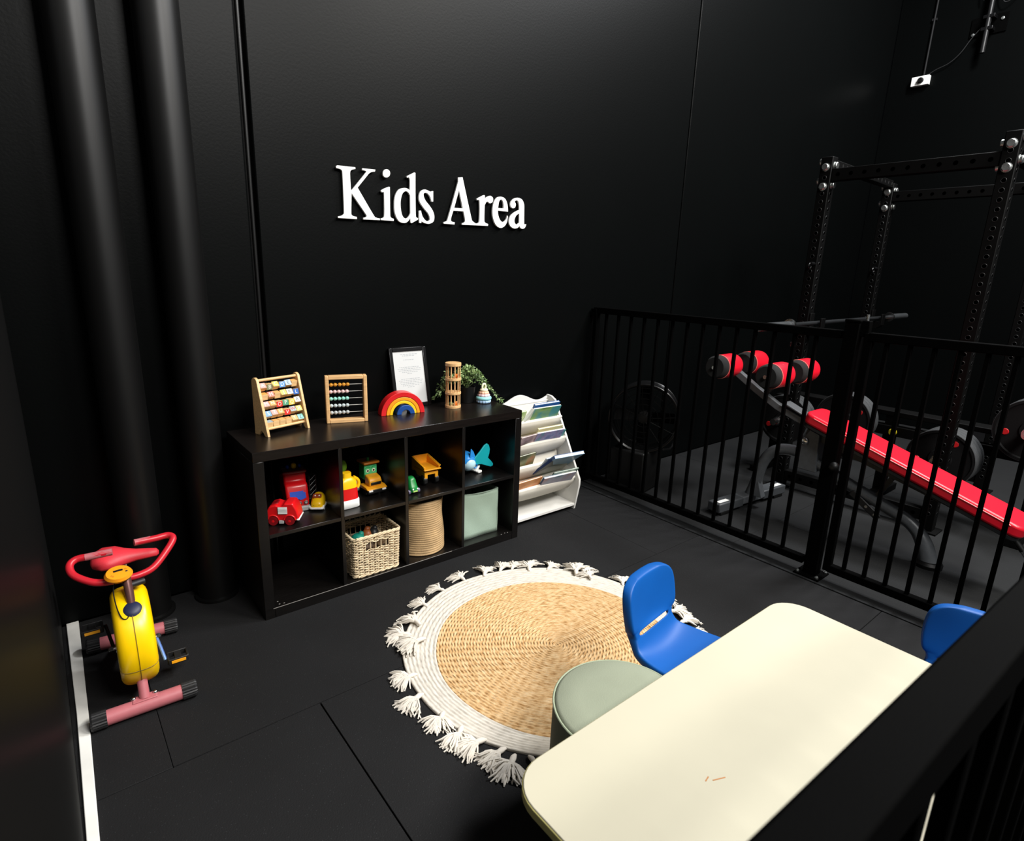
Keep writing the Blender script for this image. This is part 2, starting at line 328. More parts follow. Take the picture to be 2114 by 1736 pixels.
for ch in 'KidsArea':
    cu = bpy.data.curves.new('letter', 'CURVE'); cu.dimensions = '2D'; cu.fill_mode = 'BOTH'
    cu.extrude = 0.005; cu.bevel_depth = 0.0008; cu.bevel_resolution = 1
    for c in LET[ch]:
        sp = cu.splines.new('POLY'); P = contour(c)
        sp.points.add(len(P)-1)
        for q, p in zip(sp.points, P): q.co = (p.x/1000-1.19, p.y/1000-1.74, 0, 1)
        sp.use_cyclic_u = True
    tmp = bpy.data.objects.new('tmp', cu); COL.objects.link(tmp)
    me = bpy.data.meshes.new_from_object(tmp.evaluated_get(bpy.context.evaluated_depsgraph_get()))
    bpy.data.objects.remove(tmp)
    me.transform(Matrix.Rotation(PI/2, 4, 'X')); me.transform(Matrix.Translation((0, -0.0135, 0)))
    finish(me, 30); me.materials.clear(); me.materials.append(WHITE); me.name = 'letter'
    o = bpy.data.objects.new('letter', me); COL.objects.link(o); o.parent = sign
    zs = [v.co for v in me.vertices]; cx = sum(v.x for v in zs)/len(zs); cz = sum(v.z for v in zs)/len(zs)
    obj('stand_off', G().cyl((cx, 0, cz), (cx, -0.009, cz), 0.004, n=8), BLACKP, o) if ch not in 'dea' else None

# ------------------------------------------------------------------ fences
def square(g, a, b, w): return g.tube([a, b], w/2*math.sqrt(2), 4)
def panel(t, p0, p1, ztop, zbot, bal, rail=0.04, bw=0.018, rail_h=0.04):
    """rails and square balusters between two ground points, children of t (t sits at p0, unrotated)"""
    d = Vector((p1[0]-p0[0], p1[1]-p0[1], 0)); L = d.length; ang = math.atan2(d.y, d.x); R = rotz(ang)
    for z, nm in ((ztop-rail_h/2, 'top_rail'), (zbot, 'bottom_rail')):
        obj(nm, G().box(tuple(d/2+Vector((0, 0, z))), (L, rail, rail_h), R), BLACKSTEEL, t, bevel=0.004)
    u = d.normalized(); first = None
    for s in bal:
        if first is None:
            first = obj('baluster', G().box((0, 0, (ztop+zbot)/2), (bw, bw, ztop-zbot-0.03), R), BLACKSTEEL, t, bevel=0.002, seg=1)
            first.location = u*s
        else: share(first, 'baluster', t, tuple(u*s))
t = thing('baluster_fence', 'long black metal baluster fence running out from the back wall to the post', 'fence', (2.42, -0.03, 0))
panel(t, (2.42, -0.03), (2.42, -1.655), 1.285, 0.068, [0.106+0.1075*k for k in range(14)])
for z in (0.1, 1.25):
    obj('wall_bracket', G().box((0, -0.006, z), (0.05, 0.05, 0.05)), BLACKSTEEL, t, bevel=0.003)
obj('end_stile', G().box((0, -0.016, 0.68), (0.04, 0.032, 1.19)), BLACKSTEEL, t, bevel=0.003)
t = thing('fence_post', 'thick black square gate post with bolted base plate on the mat', 'post', (2.425, -1.70, 0))
obj('shaft', G().box((0, 0, 0.665), (0.066, 0.066, 1.325)), BLACKSTEEL, t, bevel=0.004)
obj('post_cap', G().box((0, 0, 1.333), (0.072, 0.072, 0.014)), BLACKSTEEL, t, bevel=0.004)
obj('base_plate', G().box((0, 0, 0.005), (0.13, 0.13, 0.008)), BLACKSTEEL, t, bevel=0.002)
b0 = None
for sx in (-1, 1):
    for sy in (-1, 1):
        if b0 is None: b0 = obj('anchor_bolt', G().lathe([(0.009, 0), (0.009, 0.008), (0.005, 0.008), (0.005, 0.014), (0, 0.015)], 8), ZINC, t, loc=(sx*0.05, sy*0.05, 0.009))
        else: share(b0, 'anchor_bolt', t, (sx*0.05, sy*0.05, 0.009))
obj('latch_striker', G().box((0.0, -0.045, 1.30), (0.035, 0.05, 0.075)), BLACKSTEEL, t, bevel=0.004)
obj('latch_pin', G().cyl((0, -0.05, 1.335), (0, -0.05, 1.365), 0.007), ZINC, t)
obj('hinge_knob', G().ball((-0.045, -0.035, 0.62), 0.024), BLACKP, t)
t = thing('gate', 'black metal baluster gate hung beside the post, in front of the red bench', 'gate', (2.42, -1.775, 0))
panel(t, (2.42, -1.775), (2.42, -2.72), 1.285, 0.075, [0.077+0.094*k for k in range(9)])
for y in (0.0, -0.945):
    obj('stile', G().box((0, y, 0.67), (0.036, 0.036, 1.225)), BLACKSTEEL, t, bevel=0.003)
t = thing('baluster_fence', 'black fence crossing the near foreground with its wide top rail', 'fence', (-0.66, -2.730, 0))
panel(t, (-0.66, -2.730), (2.36, -2.861), 1.20, 0.075, [0.10+0.118*k for k in range(25)], rail=0.0425, rail_h=0.05)

# ------------------------------------------------------------------ cube shelf
SX, SY0, SY1, SH = 1.423, -0.456, -0.060, 0.765
t = thing('cube_shelf', 'long black-brown cube shelf with eight compartments, full of toys', 'shelf', (0, 0, 0))
dm = (SY0+SY1)/2; dd = SY1-SY0
obj('top_panel', G().box((SX/2, dm, SH-0.0215), (SX, dd, 0.043)), TOPV, t, bevel=0.0015, seg=1)
obj('bottom_panel', G().box((SX/2, dm, 0.0235), (SX-0.086, dd, 0.047)), CARCASS, t, bevel=0.0015, seg=1)
for x in (0.0215, SX-0.0215):
    obj('side_panel', G().box((x, dm, (SH-0.043)/2), (0.043, dd, SH-0.043)), CARCASS, t, bevel=0.0015, seg=1)
for x in (0.369, 0.7005, 1.037):
    obj('divider', G().box((x, dm, 0.3845), (0.017, dd-0.004, 0.675)), CARCASS, t, bevel=0.001, seg=1)
for a, b in ((0.043, 0.3605), (0.3775, 0.692), (0.709, 1.0285), (1.0455, 1.38)):
    obj('shelf_board', G().box(((a+b)/2, dm, 0.3845), (b-a, dd-0.004, 0.017)), CARCASS, t, bevel=0.001, seg=1)
we = G(); we.box((0.50, SY0-0.0004, 0.0462), (0.93, 0.0022, 0.0013))  # thin pale strip paints the light caught along the bottom panel's front edge
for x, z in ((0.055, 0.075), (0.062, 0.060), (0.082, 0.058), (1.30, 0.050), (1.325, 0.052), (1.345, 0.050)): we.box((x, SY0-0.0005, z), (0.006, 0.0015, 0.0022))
obj('edge_highlight_scuffs', we, mat('pale_highlight_scuffs', '8d8984', 0.5), t)['label'] = 'painted highlight and pale scuffs on the front edge of the bottom panel'
ZM, ZB, ZT = 0.393, 0.047, 0.765

# ------------------------------------------------------------------ rug
RC = Vector((0.905, -1.30)); RI = Vector((0.905, -1.345)); ro, ri = 0.615, 0.505
t = thing('round_rug', 'round braided jute rug with cream border and tassels on black mats', 'rug', (RI.x, RI.y, 0))
def rings(g, n, rad, seg, cen, z0=0.0, h=0.010):
    """plaited rings, one bump per ring; rad(i) is the ring's inner radius, cen(i) its centre offset"""
    vs = []; q = 5
    for i in range(n):
        for k in range(q):
            f = i+k/q
            for j in range(seg):
                a = 2*PI*j/seg; r = rad(f); c = cen(f)
                wob = 0.0022*math.sin(3*a+1)+0.0018*math.sin(7*a+f*0.3)
                vs.append((c[0]+(r+wob*r/ro)*math.cos(a), c[1]+(r+wob*r/ro)*math.sin(a), z0+h*(0.55+0.45*math.sin(PI*(k+0.5)/q))))
    R = n*q
    fs = [(i*seg+j, (i+1)*seg+j, (i+1)*seg+(j+1) % seg, i*seg+(j+1) % seg) for i in range(R-1) for j in range(seg)]
    o = len(vs); vs += [(v[0], v[1], z0) for v in vs[(R-1)*seg:R*seg]]
    fs += [((R-1)*seg+j, o+j, o+(j+1) % seg, (R-1)*seg+(j+1) % seg) for j in range(seg)]
    return g.add(vs, fs)
JUTE = braid('jute_braid', 'c9a474', 'dcc096', 'a07748', 60, strength=0.55)
COTT = braid('cream_braid', 'cac3b7', 'd8d2c7', 'b6afa4', 55, strength=0.15)
n = 40
ob = obj('jute_center', rings(G(), n, lambda f: max(0.002, ri*f/n), 144, lambda f: (0, 0)), JUTE, t, angle=80)
off = (RC.x-RI.x, RC.y-RI.y)
obj('cream_border', rings(G(), 8, lambda f: ri-0.004+(ro-ri+0.004)*f/8, 144, lambda f: (off[0]*f/8, off[1]*f/8)), COTT, t, angle=80)
TASM = mat('tassel_cotton', 'd9d2c6', 0.9, var=0.12, scale=30, spec=0.1)
def tassel_mesh(seed):
    R = random.Random(seed); g = G()
    g.tube([(-0.015, 0, 0.008), (0.0, 0, 0.012), (0.02, 0, 0.011)], [0.004, 0.008, 0.007], 7)
    for i in range(64):
        a = R.gauss(0, 0.45); L = R.uniform(0.038, 0.072); z = R.uniform(0.004, 0.016); b = a+R.gauss(0, 0.5)
        p0 = (0.012, R.uniform(-.006, .006), 0.011)
        p1 = (0.012+0.45*L*math.cos(a), 0.45*L*math.sin(a), z+0.006)
        p2 = (0.012+0.8*L*math.cos(a)+0.0*b, 0.8*L*math.sin(a), z)
        p3 = (p2[0]+0.25*L*math.cos(b), p2[1]+0.25*L*math.sin(b), max(0.002, z-0.008))
        g.tube([p0, p1, p2, p3], [0.0028, 0.0033, 0.0029, 0.0018], 4)
    return g
protos = [obj('tassel', tassel_mesh(i), TASM, t, angle=60) for i in range(4)]
angs = [(119, .0), (105, .01), (92, .015), (81, 0), (72, .01), (66, .012), (58, -.01), (48, 0), (34, -.03), (30, -.005), (26, -.045), (11, .01), (2, .01), (-8, .01), (-17, .02), (-25, .02),
        (-33, .02), (-41, .035), (-52, .02), (-65, .02), (-78, .02), (-92, .02), (-106, .02), (-120, .02), (-131, .03), (-138, .03), (-143, .045), (-147, .025), (-154, .015), (-162, .01), (-171, .0), (177, .01), (166, -.01), (146, -.065), (141, 0), (134, -.03)]
for i, (a, dr) in enumerate(angs):
    aa = math.radians(a); rr = ro-0.012+dr
    loc = (off[0]+rr*math.cos(aa), off[1]+rr*math.sin(aa), 0.0 if dr > -.03 else 0.011)
    ra = aa+random.uniform(-.75, .75)
    s = random.uniform(0.95, 1.3)
    if i < 4: o = protos[i]; o.location = loc; o.rotation_euler = (0, 0, ra); o.scale = (s, s*1.15, s)
    else: share(protos[i % 4], 'tassel', t, loc, (0, 0, ra), (s, s*1.15, s))

# ------------------------------------------------------------------ table
t = thing('play_table', 'low cream rectangular play table with rounded corners behind the near rail', 'table', (0.57, -2.405, 0))
TZ = 0.525
obj('tabletop', G().prism(rrect(-0.565, 0.575, -0.30, 0.295, 0.085, 8), TZ-0.022, TZ, 'xy'), CREAM, t, bevel=0.002)
obj('edge_band', G().prism(rrect(-0.5672, 0.5772, -0.3022, 0.2972, 0.087, 8), TZ-0.0235, TZ-0.0025, 'xy'), EDGE, t, bevel=0.002)
for x in (-0.42, 0.43):
    for y in (-0.2, 0.2):
        l = obj('leg', G().cyl((x, y, 0.02), (x, y, TZ-0.0235), 0.019), CHROME, t)
        obj('foot', G().lathe([(0.022, 0), (0.024, 0.004), (0.021, 0.024)], 20, (x, y, 0)), BLACKP, l)
obj('apron_frame', G().box((0, -0.2, TZ-0.04), (0.84, 0.03, 0.03)).box((0, 0.2, TZ-0.04), (0.84, 0.03, 0.03)), BLACKP, t)
mk = G()
for x, y, L, a in ((-0.22, 0.03, 0.03, -0.4), (-0.24, 0.045, 0.015, 0.2), (0.53, -0.13, 0.006, 0.3)):
    mk.box((x, y, TZ+0.0002), (L, 0.0025, 0.0004), rotz(a))
obj('crayon_mark', mk, mat('brown_crayon', 'b07a4a', 0.8), t)

# ------------------------------------------------------------------ pouf
t = thing('round_pouf', 'sage green velvet drum pouf beside the table, standing on the rug edge', 'pouf', (0.497, -2.005, 0))
PR, PH = 0.186, 0.385
obj('side_cover', G().lathe([(PR-.006, 0.0), (PR, 0.008), (PR+.002, 0.2), (PR, PH-0.02), (PR-0.003, PH-0.012)], 64), SAGE, t)
obj('top_cover', G().lathe([(PR-0.003, PH-0.012), (PR-0.004, PH-0.008), (PR-0.014, PH-0.001), (PR*0.6, PH+0.003), (0, PH+0.004)], 64), SAGE, t, angle=60)
obj('piping', G().torus((0, 0, PH-0.011), PR-0.001, 0.0035, n=64, k=8), mat('sage_piping', '97a088', 0.75, spec=0.2), t)

# ------------------------------------------------------------------ chairs
def chair(name, label, loc, rz, group):
    t = thing(name, label, 'chair', loc, rz, group)
    prof = [(-0.285, 0.290, .150), (-0.270, 0.308, .158), (-0.22, 0.312, .160), (-0.15, 0.306, .158), (-0.08, 0.303, .152), (-0.03, 0.306, .144),
            (-0.006, 0.318, .134), (0.006, 0.335, .126), (0.014, 0.350, .122), (0.0155, 0.353, .122), (0.0195, 0.370, .126), (0.021, 0.374, .133), (0.025, 0.386, .142),
            (0.033, 0.42, .148), (0.041, 0.46, .148), (0.046, 0.488, .145), (0.050, 0.509, .136), (0.053, 0.522, .121), (0.055, 0.530, .098), (0.057, 0.534, .06)]
    us = [-1, -.92, -.78, -.4, 0, .4, .78, .92, 1]
    vs = []; n = len(us)
    for i, (y, z, hw) in enumerate(prof):
        for u in us:
            dish = 0.010*(1-u*u) if i < 6 else 0.0
            curve = 0.020*((u*hw/0.145)**2-0.4) if i > 11 else 0.0          # back wraps forward at its sides
            vs.append((u*hw, y-curve, z-dish+(0.008*abs(u)**2 if 1 < i < 6 else 0)))
    fs = []
    for i in range(len(prof)-1):
        for j in range(n-1):
            if i == 9 and 2 <= j <= 5: continue                  # hand slot
            fs.append((i*n+j, i*n+j+1, (i+1)*n+j+1, (i+1)*n+j))
    # one rim all round: turned down under the seat, turned back behind the backrest
    last = len(prof)-1
    loop = [i*n for i in range(last+1)]+[last*n+j for j in range(1, n-1)]+[i*n+n-1 for i in range(last, -1, -1)]+[j for j in range(n-2, 0, -1)]
    base = len(vs)
    for a in loop:
        i = a//n
        d = (0, 0.006, -0.022) if i == 0 else (0, 0.0, -0.026) if i < 6 else (0, 0.018, -0.018) if i < 8 else (0, 0.032, -0.001)
        vs.append(tuple(Vector(vs[a])+Vector(d)))
    for k in range(len(loop)):
        k2 = (k+1) % len(loop); fs.append((loop[k], base+k, base+k2, loop[k2]))
    me = bpy.data.meshes.new('shell'); me.from_pydata(vs, [], fs)
    import bmesh
    bm = bmesh.new(); bm.from_mesh(me); bmesh.ops.remove_doubles(bm, verts=bm.verts, dist=1e-5); bmesh.ops.recalc_face_normals(bm, faces=bm.faces); bm.to_mesh(me); bm.free()
    me.materials.append(BLUE); me.polygons.foreach_set('use_smooth', [True]*len(me.polygons))
    o = bpy.data.objects.new('seat_shell', me); COL.objects.link(o); o.parent = t
    sdf = o.modifiers.new('thick', 'SOLIDIFY'); sdf.thickness = 0.006; sdf.offset = 0
    ss = o.modifiers.new('sub', 'SUBSURF'); ss.levels = 2; ss.render_levels = 2
    for sx in (-1, 1):
        for y, yb in ((-0.22, -0.25), (-0.05, 0.02)):
            l = obj('leg', G().tube([(sx*0.115, y, 0.285), (sx*0.135, yb, 0.012)], 0.0095, 12), GREYTUBE, t)
            obj('foot', G().lathe([(0.012, 0), (0.013, 0.02), (0.011, 0.028)], 12, (sx*0.135, yb, 0)), BLACKP, l)
    obj('seat_frame', G().tube([(-0.115, -0.22, 0.283), (0.115, -0.22, 0.283)], 0.008, 10).tube([(-0.115, -0.05, 0.283), (0.115, -0.05, 0.283)], 0.008, 10), GREYTUBE, t)
    return t
chair('child_chair', 'blue plastic child chair standing on the rug beside the sage pouf', (0.905, -1.822, 0), math.radians(8), 'blue chairs at the play table')
chair('child_chair', 'blue plastic child chair at the right end of the table, behind the rail', (1.475, -2.566, 0), math.radians(-80), 'blue chairs at the play table')

# ================================================================== SHELF TOP
# ---- alphabet block rack: local x along the row, y to the back
t = thing('alphabet_rack', 'wooden rack of turning alphabet blocks at the left end of the toy shelf', 'toy', (0.122, -0.262, ZT), math.radians(15.4))
AW, AH, AD = 0.205, 0.258, 0.098
def side_poly():
    p = [(0.0, 0.0), (0.022, 0.0), (0.030, 0.012), (0.045, 0.022), (0.060, 0.012), (0.068, 0.0), (AD, 0.0)]
    p += [(AD, 0.20)]
    for i in range(9):
        a = math.radians(-8+i*158/8); p.append((0.077+0.021*math.cos(a), AH-0.022+0.021*math.sin(a)))
    return p
for x in (0.0, AW):
    obj('side_panel', G().prism(side_poly(), x, x+0.013, 'yz'), WOOD, t, bevel=0.0012, seg=1)
def frontat(z): return 0.010+z*(0.052/0.24)     # where the slanted front runs
for z in (0.030, 0.243):
    obj('dowel', G().cyl((0.006, frontat(z)+0.010, z), (AW+0.006, frontat(z)+0.010, z), 0.0065, n=14), WOOD, t)
BC = {'p': 'e79a92', 'o': 'e59a4e', 'y': 'ecc657', 'b': '5b92c9', 'w': 'dcdcd0', 'g': '4c8f6d', 't': 'd9a566', 'r': 'd3342c', 'k': '7b7a58', 'd': '2f62ad', 'c': '7cc3b5', 'l': '9db9dd', 'q': 'd9705f', 's': '9aa9ad'}
ROWS = ['A B C D E', '', '']
rowsB = [('pkybl', 'o'), ('oqtywd', ''), ('potgyw', ''), ('bpory', ''), ('sttttc', '')]
grid = ['pkyblt', 'oqtywd', 'porgyw', 'bpoRsy', 'sttttc'.replace('R', 'r')]
glyph = ['ABCDE.', '.H.JKL', 'MNOPQR', 'STUVWX', '....YZ']
FONT = bpy.data.fonts.load('<builtin>') if False else None
txtmesh = {}
def letter_mesh(ch):
    if ch in txtmesh: return txtmesh[ch]
    cu = bpy.data.curves.new('print', 'FONT'); cu.body = ch; cu.size = 0.024; cu.align_x = 'CENTER'; cu.align_y = 'CENTER'; cu.extrude = 0.0003; cu.resolution_u = 3
    o = bpy.data.objects.new('tmp', cu); COL.objects.link(o)
    me = bpy.data.meshes.new_from_object(o.evaluated_get(bpy.context.evaluated_depsgraph_get())); bpy.data.objects.remove(o)
    me.name = 'print'; txtmesh[ch] = me
    return me
BW = (AW-0.013-0.004)/6
BMAT = {k: mat('block_paint_'+k, v, 0.5, var=0.12, scale=40) for k, v in BC.items()}
PRINTW = mat('block_print_white', 'f1ead9', 0.5); PRINTD = mat('block_print_dark', '3c4a55', 0.5); PRINTR = mat('block_print_red', 'c23a34', 0.5)
rngb = random.Random(3)
for r in range(5):
    zc = 0.211-0.0405*r
    rod = obj('rod', G().cyl((0.006, frontat(zc)+0.016, zc), (AW+0.006, frontat(zc)+0.016, zc), 0.003, n=8), WOOD, t)
    for c in range(6):
        key = grid[r][c].lower(); ch = glyph[r][c]
        xx = 0.013+0.002+BW*(c+0.5)
        tilt = math.radians(rngb.choice([38, 44, 50, 34]) if ch != '.' and ch not in 'DOBPLQV' else (rngb.choice([6, 12, 0]) if ch != '.' else rngb.choice([85, 80, 78])))
        b = obj('letter_block', G().box((0, 0, 0), (BW-0.0015, 0.027, 0.027)), BMAT[key if ch != '.' else 't'] if r < 99 else WOOD, t, bevel=0.0012, seg=1)
        b.location = (xx, frontat(zc)+0.016, zc); b.rotation_euler = (-tilt, 0, 0)
        f = obj('painted_face', G().box((0, -0.0137, 0), (BW-0.003, 0.0006, 0.0255)), BMAT[key], b)
        if ch != '.':
            me = letter_mesh(ch).copy(); me.transform(Matrix.Rotation(PI/2, 4, 'X')); me.materials.clear()
            me.materials.append(PRINTW if key in 'bdgrkpqo' else (PRINTR if ch in 'W' else PRINTD) if key in 'wslc' else PRINTW)
            k = bpy.data.objects.new('printed_letter', me); COL.objects.link(k); k.parent = b; k.location = (0, -0.0143, 0)
        b.data.materials[0] = WOOD
    # backing colour of the far faces stays bare wood

# ---- bead abacus
t = thing('bead_abacus', 'square wooden counting frame with five rows of pastel beads', 'abacus', (0.424, -0.176, ZT), math.radians(-17))
W_, H_, D_ = 0.196, 0.232, 0.042
for x in (0.0085, W_-0.0085):
    obj('frame_upright', G().box((x, D_/2, H_/2), (0.017, D_, H_-0.0)), PINE, t, bevel=0.003)
for z in (0.0085, H_-0.0085):
    obj('frame_rail', G().box((W_/2, D_/2, z), (W_-0.034, D_, 0.017)), PINE, t, bevel=0.002)
beadm = [mat('bead_'+n, c, 0.4, var=0.05) for n, c in (('amber', 'd9962a'), ('pink', 'dfbcbc'), ('mint', '8fd2c1'), ('grey_blue', 'b6c2c4'), ('grey', 'aeb2b2'))]
bead0 = None
for r in range(5):
    z = 0.187-0.0345*r
    obj('wire', G().cyl((0.016, D_/2, z), (W_-0.016, D_/2, z), 0.0013, n=8), mat('white_wire', 'e6e4de', 0.4), t)
    for c in range(5):
        xx = 0.017+0.0095+0.0188*c+(0.003 if r == 0 else 0)+(0.002 if r == 0 and c > 1 else 0)
        if bead0 is None: bead0 = b = obj('bead', G().ball((0, 0, 0), 0.0092, 16, 10), beadm[0], t, angle=180); b.location = (xx, D_/2, z)
        elif c == 0: bead_r = b = share(bead0, 'bead', t, (xx, D_/2, z), material=beadm[r])
        else: b = share(bead0 if r == 0 else bead_r, 'bead', t, (xx, D_/2, z))

# ---- rainbow arches, each one loose
def arch(r1, r0, d, k=28):
    p = [(r1*math.cos(PI*i/k), r1*math.sin(PI*i/k)) for i in range(k+1)]+[(r0*math.cos(PI*i/k), r0*math.sin(PI*i/k)) for i in range(k, -1, -1)]
    g = G(); n = k+1
    for y in (0, d):
        g.v += [(a, y, b) for a, b in p]
    for i in range(k):
        a, b, c, e = i, i+1, 2*n-2-i, 2*n-1-i; N = 2*n
        g.f += [(a, b, c, e), (N+e, N+c, N+b, N+a), (a, N+a, N+b, b), (c, N+c, N+e, e)]
    g.f += [(0, 2*n-1, 4*n-1, 2*n), (n-1, 3*n-1, 3*n, n)]
    return g
RX, RY, RA = 0.826, -0.200, math.radians(-9)
for nm, c, r1, r0, dx, dy, d, txt in (('red', 'd21a1f', 0.1185, 0.0935, 0, 0, 0.058, 'outermost bright red wooden rainbow arch on the toy shelf'),
                                  ('orange', 'ef9a1d', 0.0915, 0.0745, 0.001, 0.001, 0.055, 'orange wooden rainbow arch nested directly inside the red arch'),
                                  ('yellow', 'f6c91c', 0.0730, 0.0575, 0.001, 0.002, 0.054, 'yellow wooden rainbow arch nested inside the orange arch'),
                                  ('blue', '16478f', 0.0490, 0.0235, 0.013, -0.004, 0.055, 'small blue wooden arch, innermost piece of the toy rainbow')):
    o = obj('rainbow_arch', arch(r1, r0, d), mat('arch_'+nm, c, 0.38, var=0.1, scale=12), None, bevel=0.002)
    o.location = (RX+dx*math.cos(RA)-dy*math.sin(RA), RY+dx*math.sin(RA)+dy*math.cos(RA), ZT); o.rotation_euler = (0, 0, RA)
    tag(o, txt, 'toy arch', 'nested rainbow arches')

# ---- picture frame
t = thing('framed_notice', 'black framed sheet of printed text leaning on the wall behind the rainbow', 'picture frame', (0.955, -0.085, ZT))
tl = math.radians(-11.5); FW, FH = 0.228, 0.330
piv = bpy.data.objects.new
def lean(o): o.rotation_euler = (tl, 0, 0); return o
for x in (-FW/2+0.011, FW/2-0.011):
    lean(obj('frame_stile', G().box((x, 0.008, FH/2), (0.022, 0.016, FH)), GLOSSBLK, t, bevel=0.004))
for z in (0.011, FH-0.011):
    lean(obj('frame_rail', G().box((0, 0.008, z), (FW-0.044, 0.016, 0.022)), GLOSSBLK, t, bevel=0.003))
pg = lean(obj('printed_sheet', G().box((0, 0.008, FH/2), (FW-0.040, 0.003, FH-0.040)), mat('white_paper', 'c4c6c5', 0.45, var=0.01), t))
tx = G(); rt = random.Random(5)
for i, (z, w_) in enumerate([(0.292, .09), (0.284, .07), (0.262, .06), (0.222, .12), (0.213, .14), (0.204, .13), (0.195, .09), (0.186, .03), (0.158, .11), (0.149, .14), (0.140, .13), (0.131, .12), (0.122, .10), (0.113, .04)]):
    x = -w_/2
    while x < w_/2:
        L = rt.uniform(.005, .016); tx.box((x+L/2, 0.0063, z), (L, 0.0003, 0.0028)); x += L+0.004
lean(stuff(obj('text_lines', tx, mat('faint_print', '9a9fa2', 0.6), t)))

# ---- caged ball tower
t = thing('rattle_tower', 'tall bamboo cage cylinder of three tiers holding loose balls', 'toy', (1.138, -0.195, ZT))
TR = 0.044
for z, th in ((0.0, 0.014), (0.076, 0.013), (0.154, 0.013), (0.233, 0.017)):
    obj('disc', G().lathe([(TR-.001, z), (TR, z+0.001), (TR, z+th-.001), (TR-.001, z+th)], 40), WOOD2, t)
sp0 = None
for z0, z1 in ((0.013, 0.077), (0.088, 0.155), (0.166, 0.234)):
    for k in range(12):
        a = 2*PI*(k+.35)/12
        p = (0.0385*math.cos(a), 0.0385*math.sin(a), (z0+z1)/2)
        if sp0 is None: sp0 = obj('spindle', G().cyl((0, 0, -0.034), (0, 0, 0.034), 0.0031, n=10), WOOD2, t, loc=p)
        else: share(sp0, 'spindle', t, p)
BO = mat('orange_ball', 'e5781d', 0.4)
for x, y, z, r, nm, mt in ((0.006, -0.022, 0.1795, 0.0115, 'orange', BO), (0.003, -0.024, 0.0255, 0.0115, 'orange', BO), (-0.016, -0.008, 0.1765, 0.010, 'green', mat('green_ball', '6f8f5c', 0.4)),
                       (-0.018, -0.006, 0.024, 0.010, 'green', mat('green_ball', '6f8f5c', 0.4)), (0.019, -0.006, 0.0235, 0.0095, 'natural', WOOD)):
    o = obj('caged_ball', G().ball((0, 0, 0), r, 16, 10), mt, t, angle=180); o.location = (x, y, z)

# ---- silicone stacker
t = thing('ring_stacker', 'small pastel silicone ring stacker with a looped top', 'toy', (1.352, -0.192, ZT))
for z, R, r, c, lob in ((0.0105, 0.0315, 0.0105, 'a9c9ea', 14), (0.0285, 0.0345, 0.0110, '93d6d8', 0), (0.0450, 0.0265, 0.0090, 'e3bfc4', 10), (0.0590, 0.0205, 0.0095, 'eab79a', 10), (0.0745, 0.0145, 0.0095, 'efe3c2', 0)):
    g = G().torus((0, 0, z), R, r, n=56, k=12, lobes=lob, amp=0.0016 if lob else 0)
    g.lathe([(R, z-r*0.85), (R, z+r*0.85)], 24)
    obj('ring', g, mat('silicone_'+c, c, 0.55, var=0.02), t, angle=70)
lp = smoothpath([(-0.009, 0, 0.080), (-0.0125, 0, 0.094), (-0.007, 0, 0.107), (0, 0, 0.1105), (0.007, 0, 0.107), (0.0125, 0, 0.094), (0.009, 0, 0.080)], 4)
obj('loop', G().tube(lp, 0.0062, 12), mat('silicone_cream', 'e9ecc8', 0.55, var=0.02), t, angle=70)

# ---- plant
t = thing('potted_plant', 'trailing artificial plant in a black pot behind the bamboo tower', 'plant', (1.275, -0.125, ZT))
obj('pot', G().lathe([(0.040, 0.0), (0.043, 0.002), (0.052, 0.088), (0.054, 0.092), (0.050, 0.092), (0.047, 0.084), (0.0, 0.084)], 32), BLACKP, t)
LEAF = mat('leaf_green', '5e7a45', 0.5, var=0.3, scale=30); LEAF2 = mat('leaf_pale', '94ab6f', 0.5, var=0.25, scale=30); STEM = mat('plant_stem', '4a5a30', 0.6)
rp = random.Random(11); stems = G(); l1 = G(); l2 = G()
def leaf(g, p, d, L, wd):
    d = d.normalized(); sd = d.cross(Vector((rp.uniform(-1, 1), rp.uniform(-1, 1), 1))).normalized(); up = sd.cross(d)
    a, b = p+d*L*0.45+sd*wd+up*L*.05, p+d*L*0.45-sd*wd+up*L*.05
    g.add([tuple(p), tuple(a), tuple(p+d*L-up*L*.1), tuple(b), tuple(p+d*L*.45-up*L*.06)], [(0, 1, 4), (1, 2, 4), (2, 3, 4), (3, 0, 4)])
def spray(pts, nl, dens=1.0, mixp=0.5):
    P = smoothpath(pts, 6); stems.tube(P, 0.0012, 5)
    for i in range(len(P)-1):
        if i < 2: continue
        for k in range(nl):
            if rp.random() > dens: continue
            p = P[i].lerp(P[i+1], rp.random()); dr = (P[i+1]-P[i]).normalized()
            dd_ = (dr*0.6+Vector((rp.gauss(0, 1), rp.gauss(0, 1), rp.gauss(0.3, .8)))*0.6)
            leaf(l2 if rp.random() < mixp else l1, p, dd_, rp.uniform(.013, .024), rp.uniform(.0036, .0062))
for i in range(26):                                            # bushy crown
    a = 2*PI*i/26+rp.uniform(-.2, .2); h = rp.uniform(.05, .125); r = rp.uniform(.02, .08)
    x, y = math.cos(a), min(.6, math.sin(a))
    spray([(0.01*x, 0.01*y, 0.085), (r*.5*x, r*.5*y, 0.085+h*.7), (r*x, r*y*.8, 0.085+h), (r*1.35*x, r*1.1*y, 0.085+h*.75)], 3, .9, .65)
for x, y, z in ((-.20, -.02, .06), (-.17, -.01, .10), (-.215, 0.01, .035), (-.15, .02, .14), (-.18, .03, .08)):   # left trailers
    spray([(0, 0, .09), (x*.4, y*.4, .15), (x*.8, y, z+.045), (x, y, z)], 3, .75, .6)
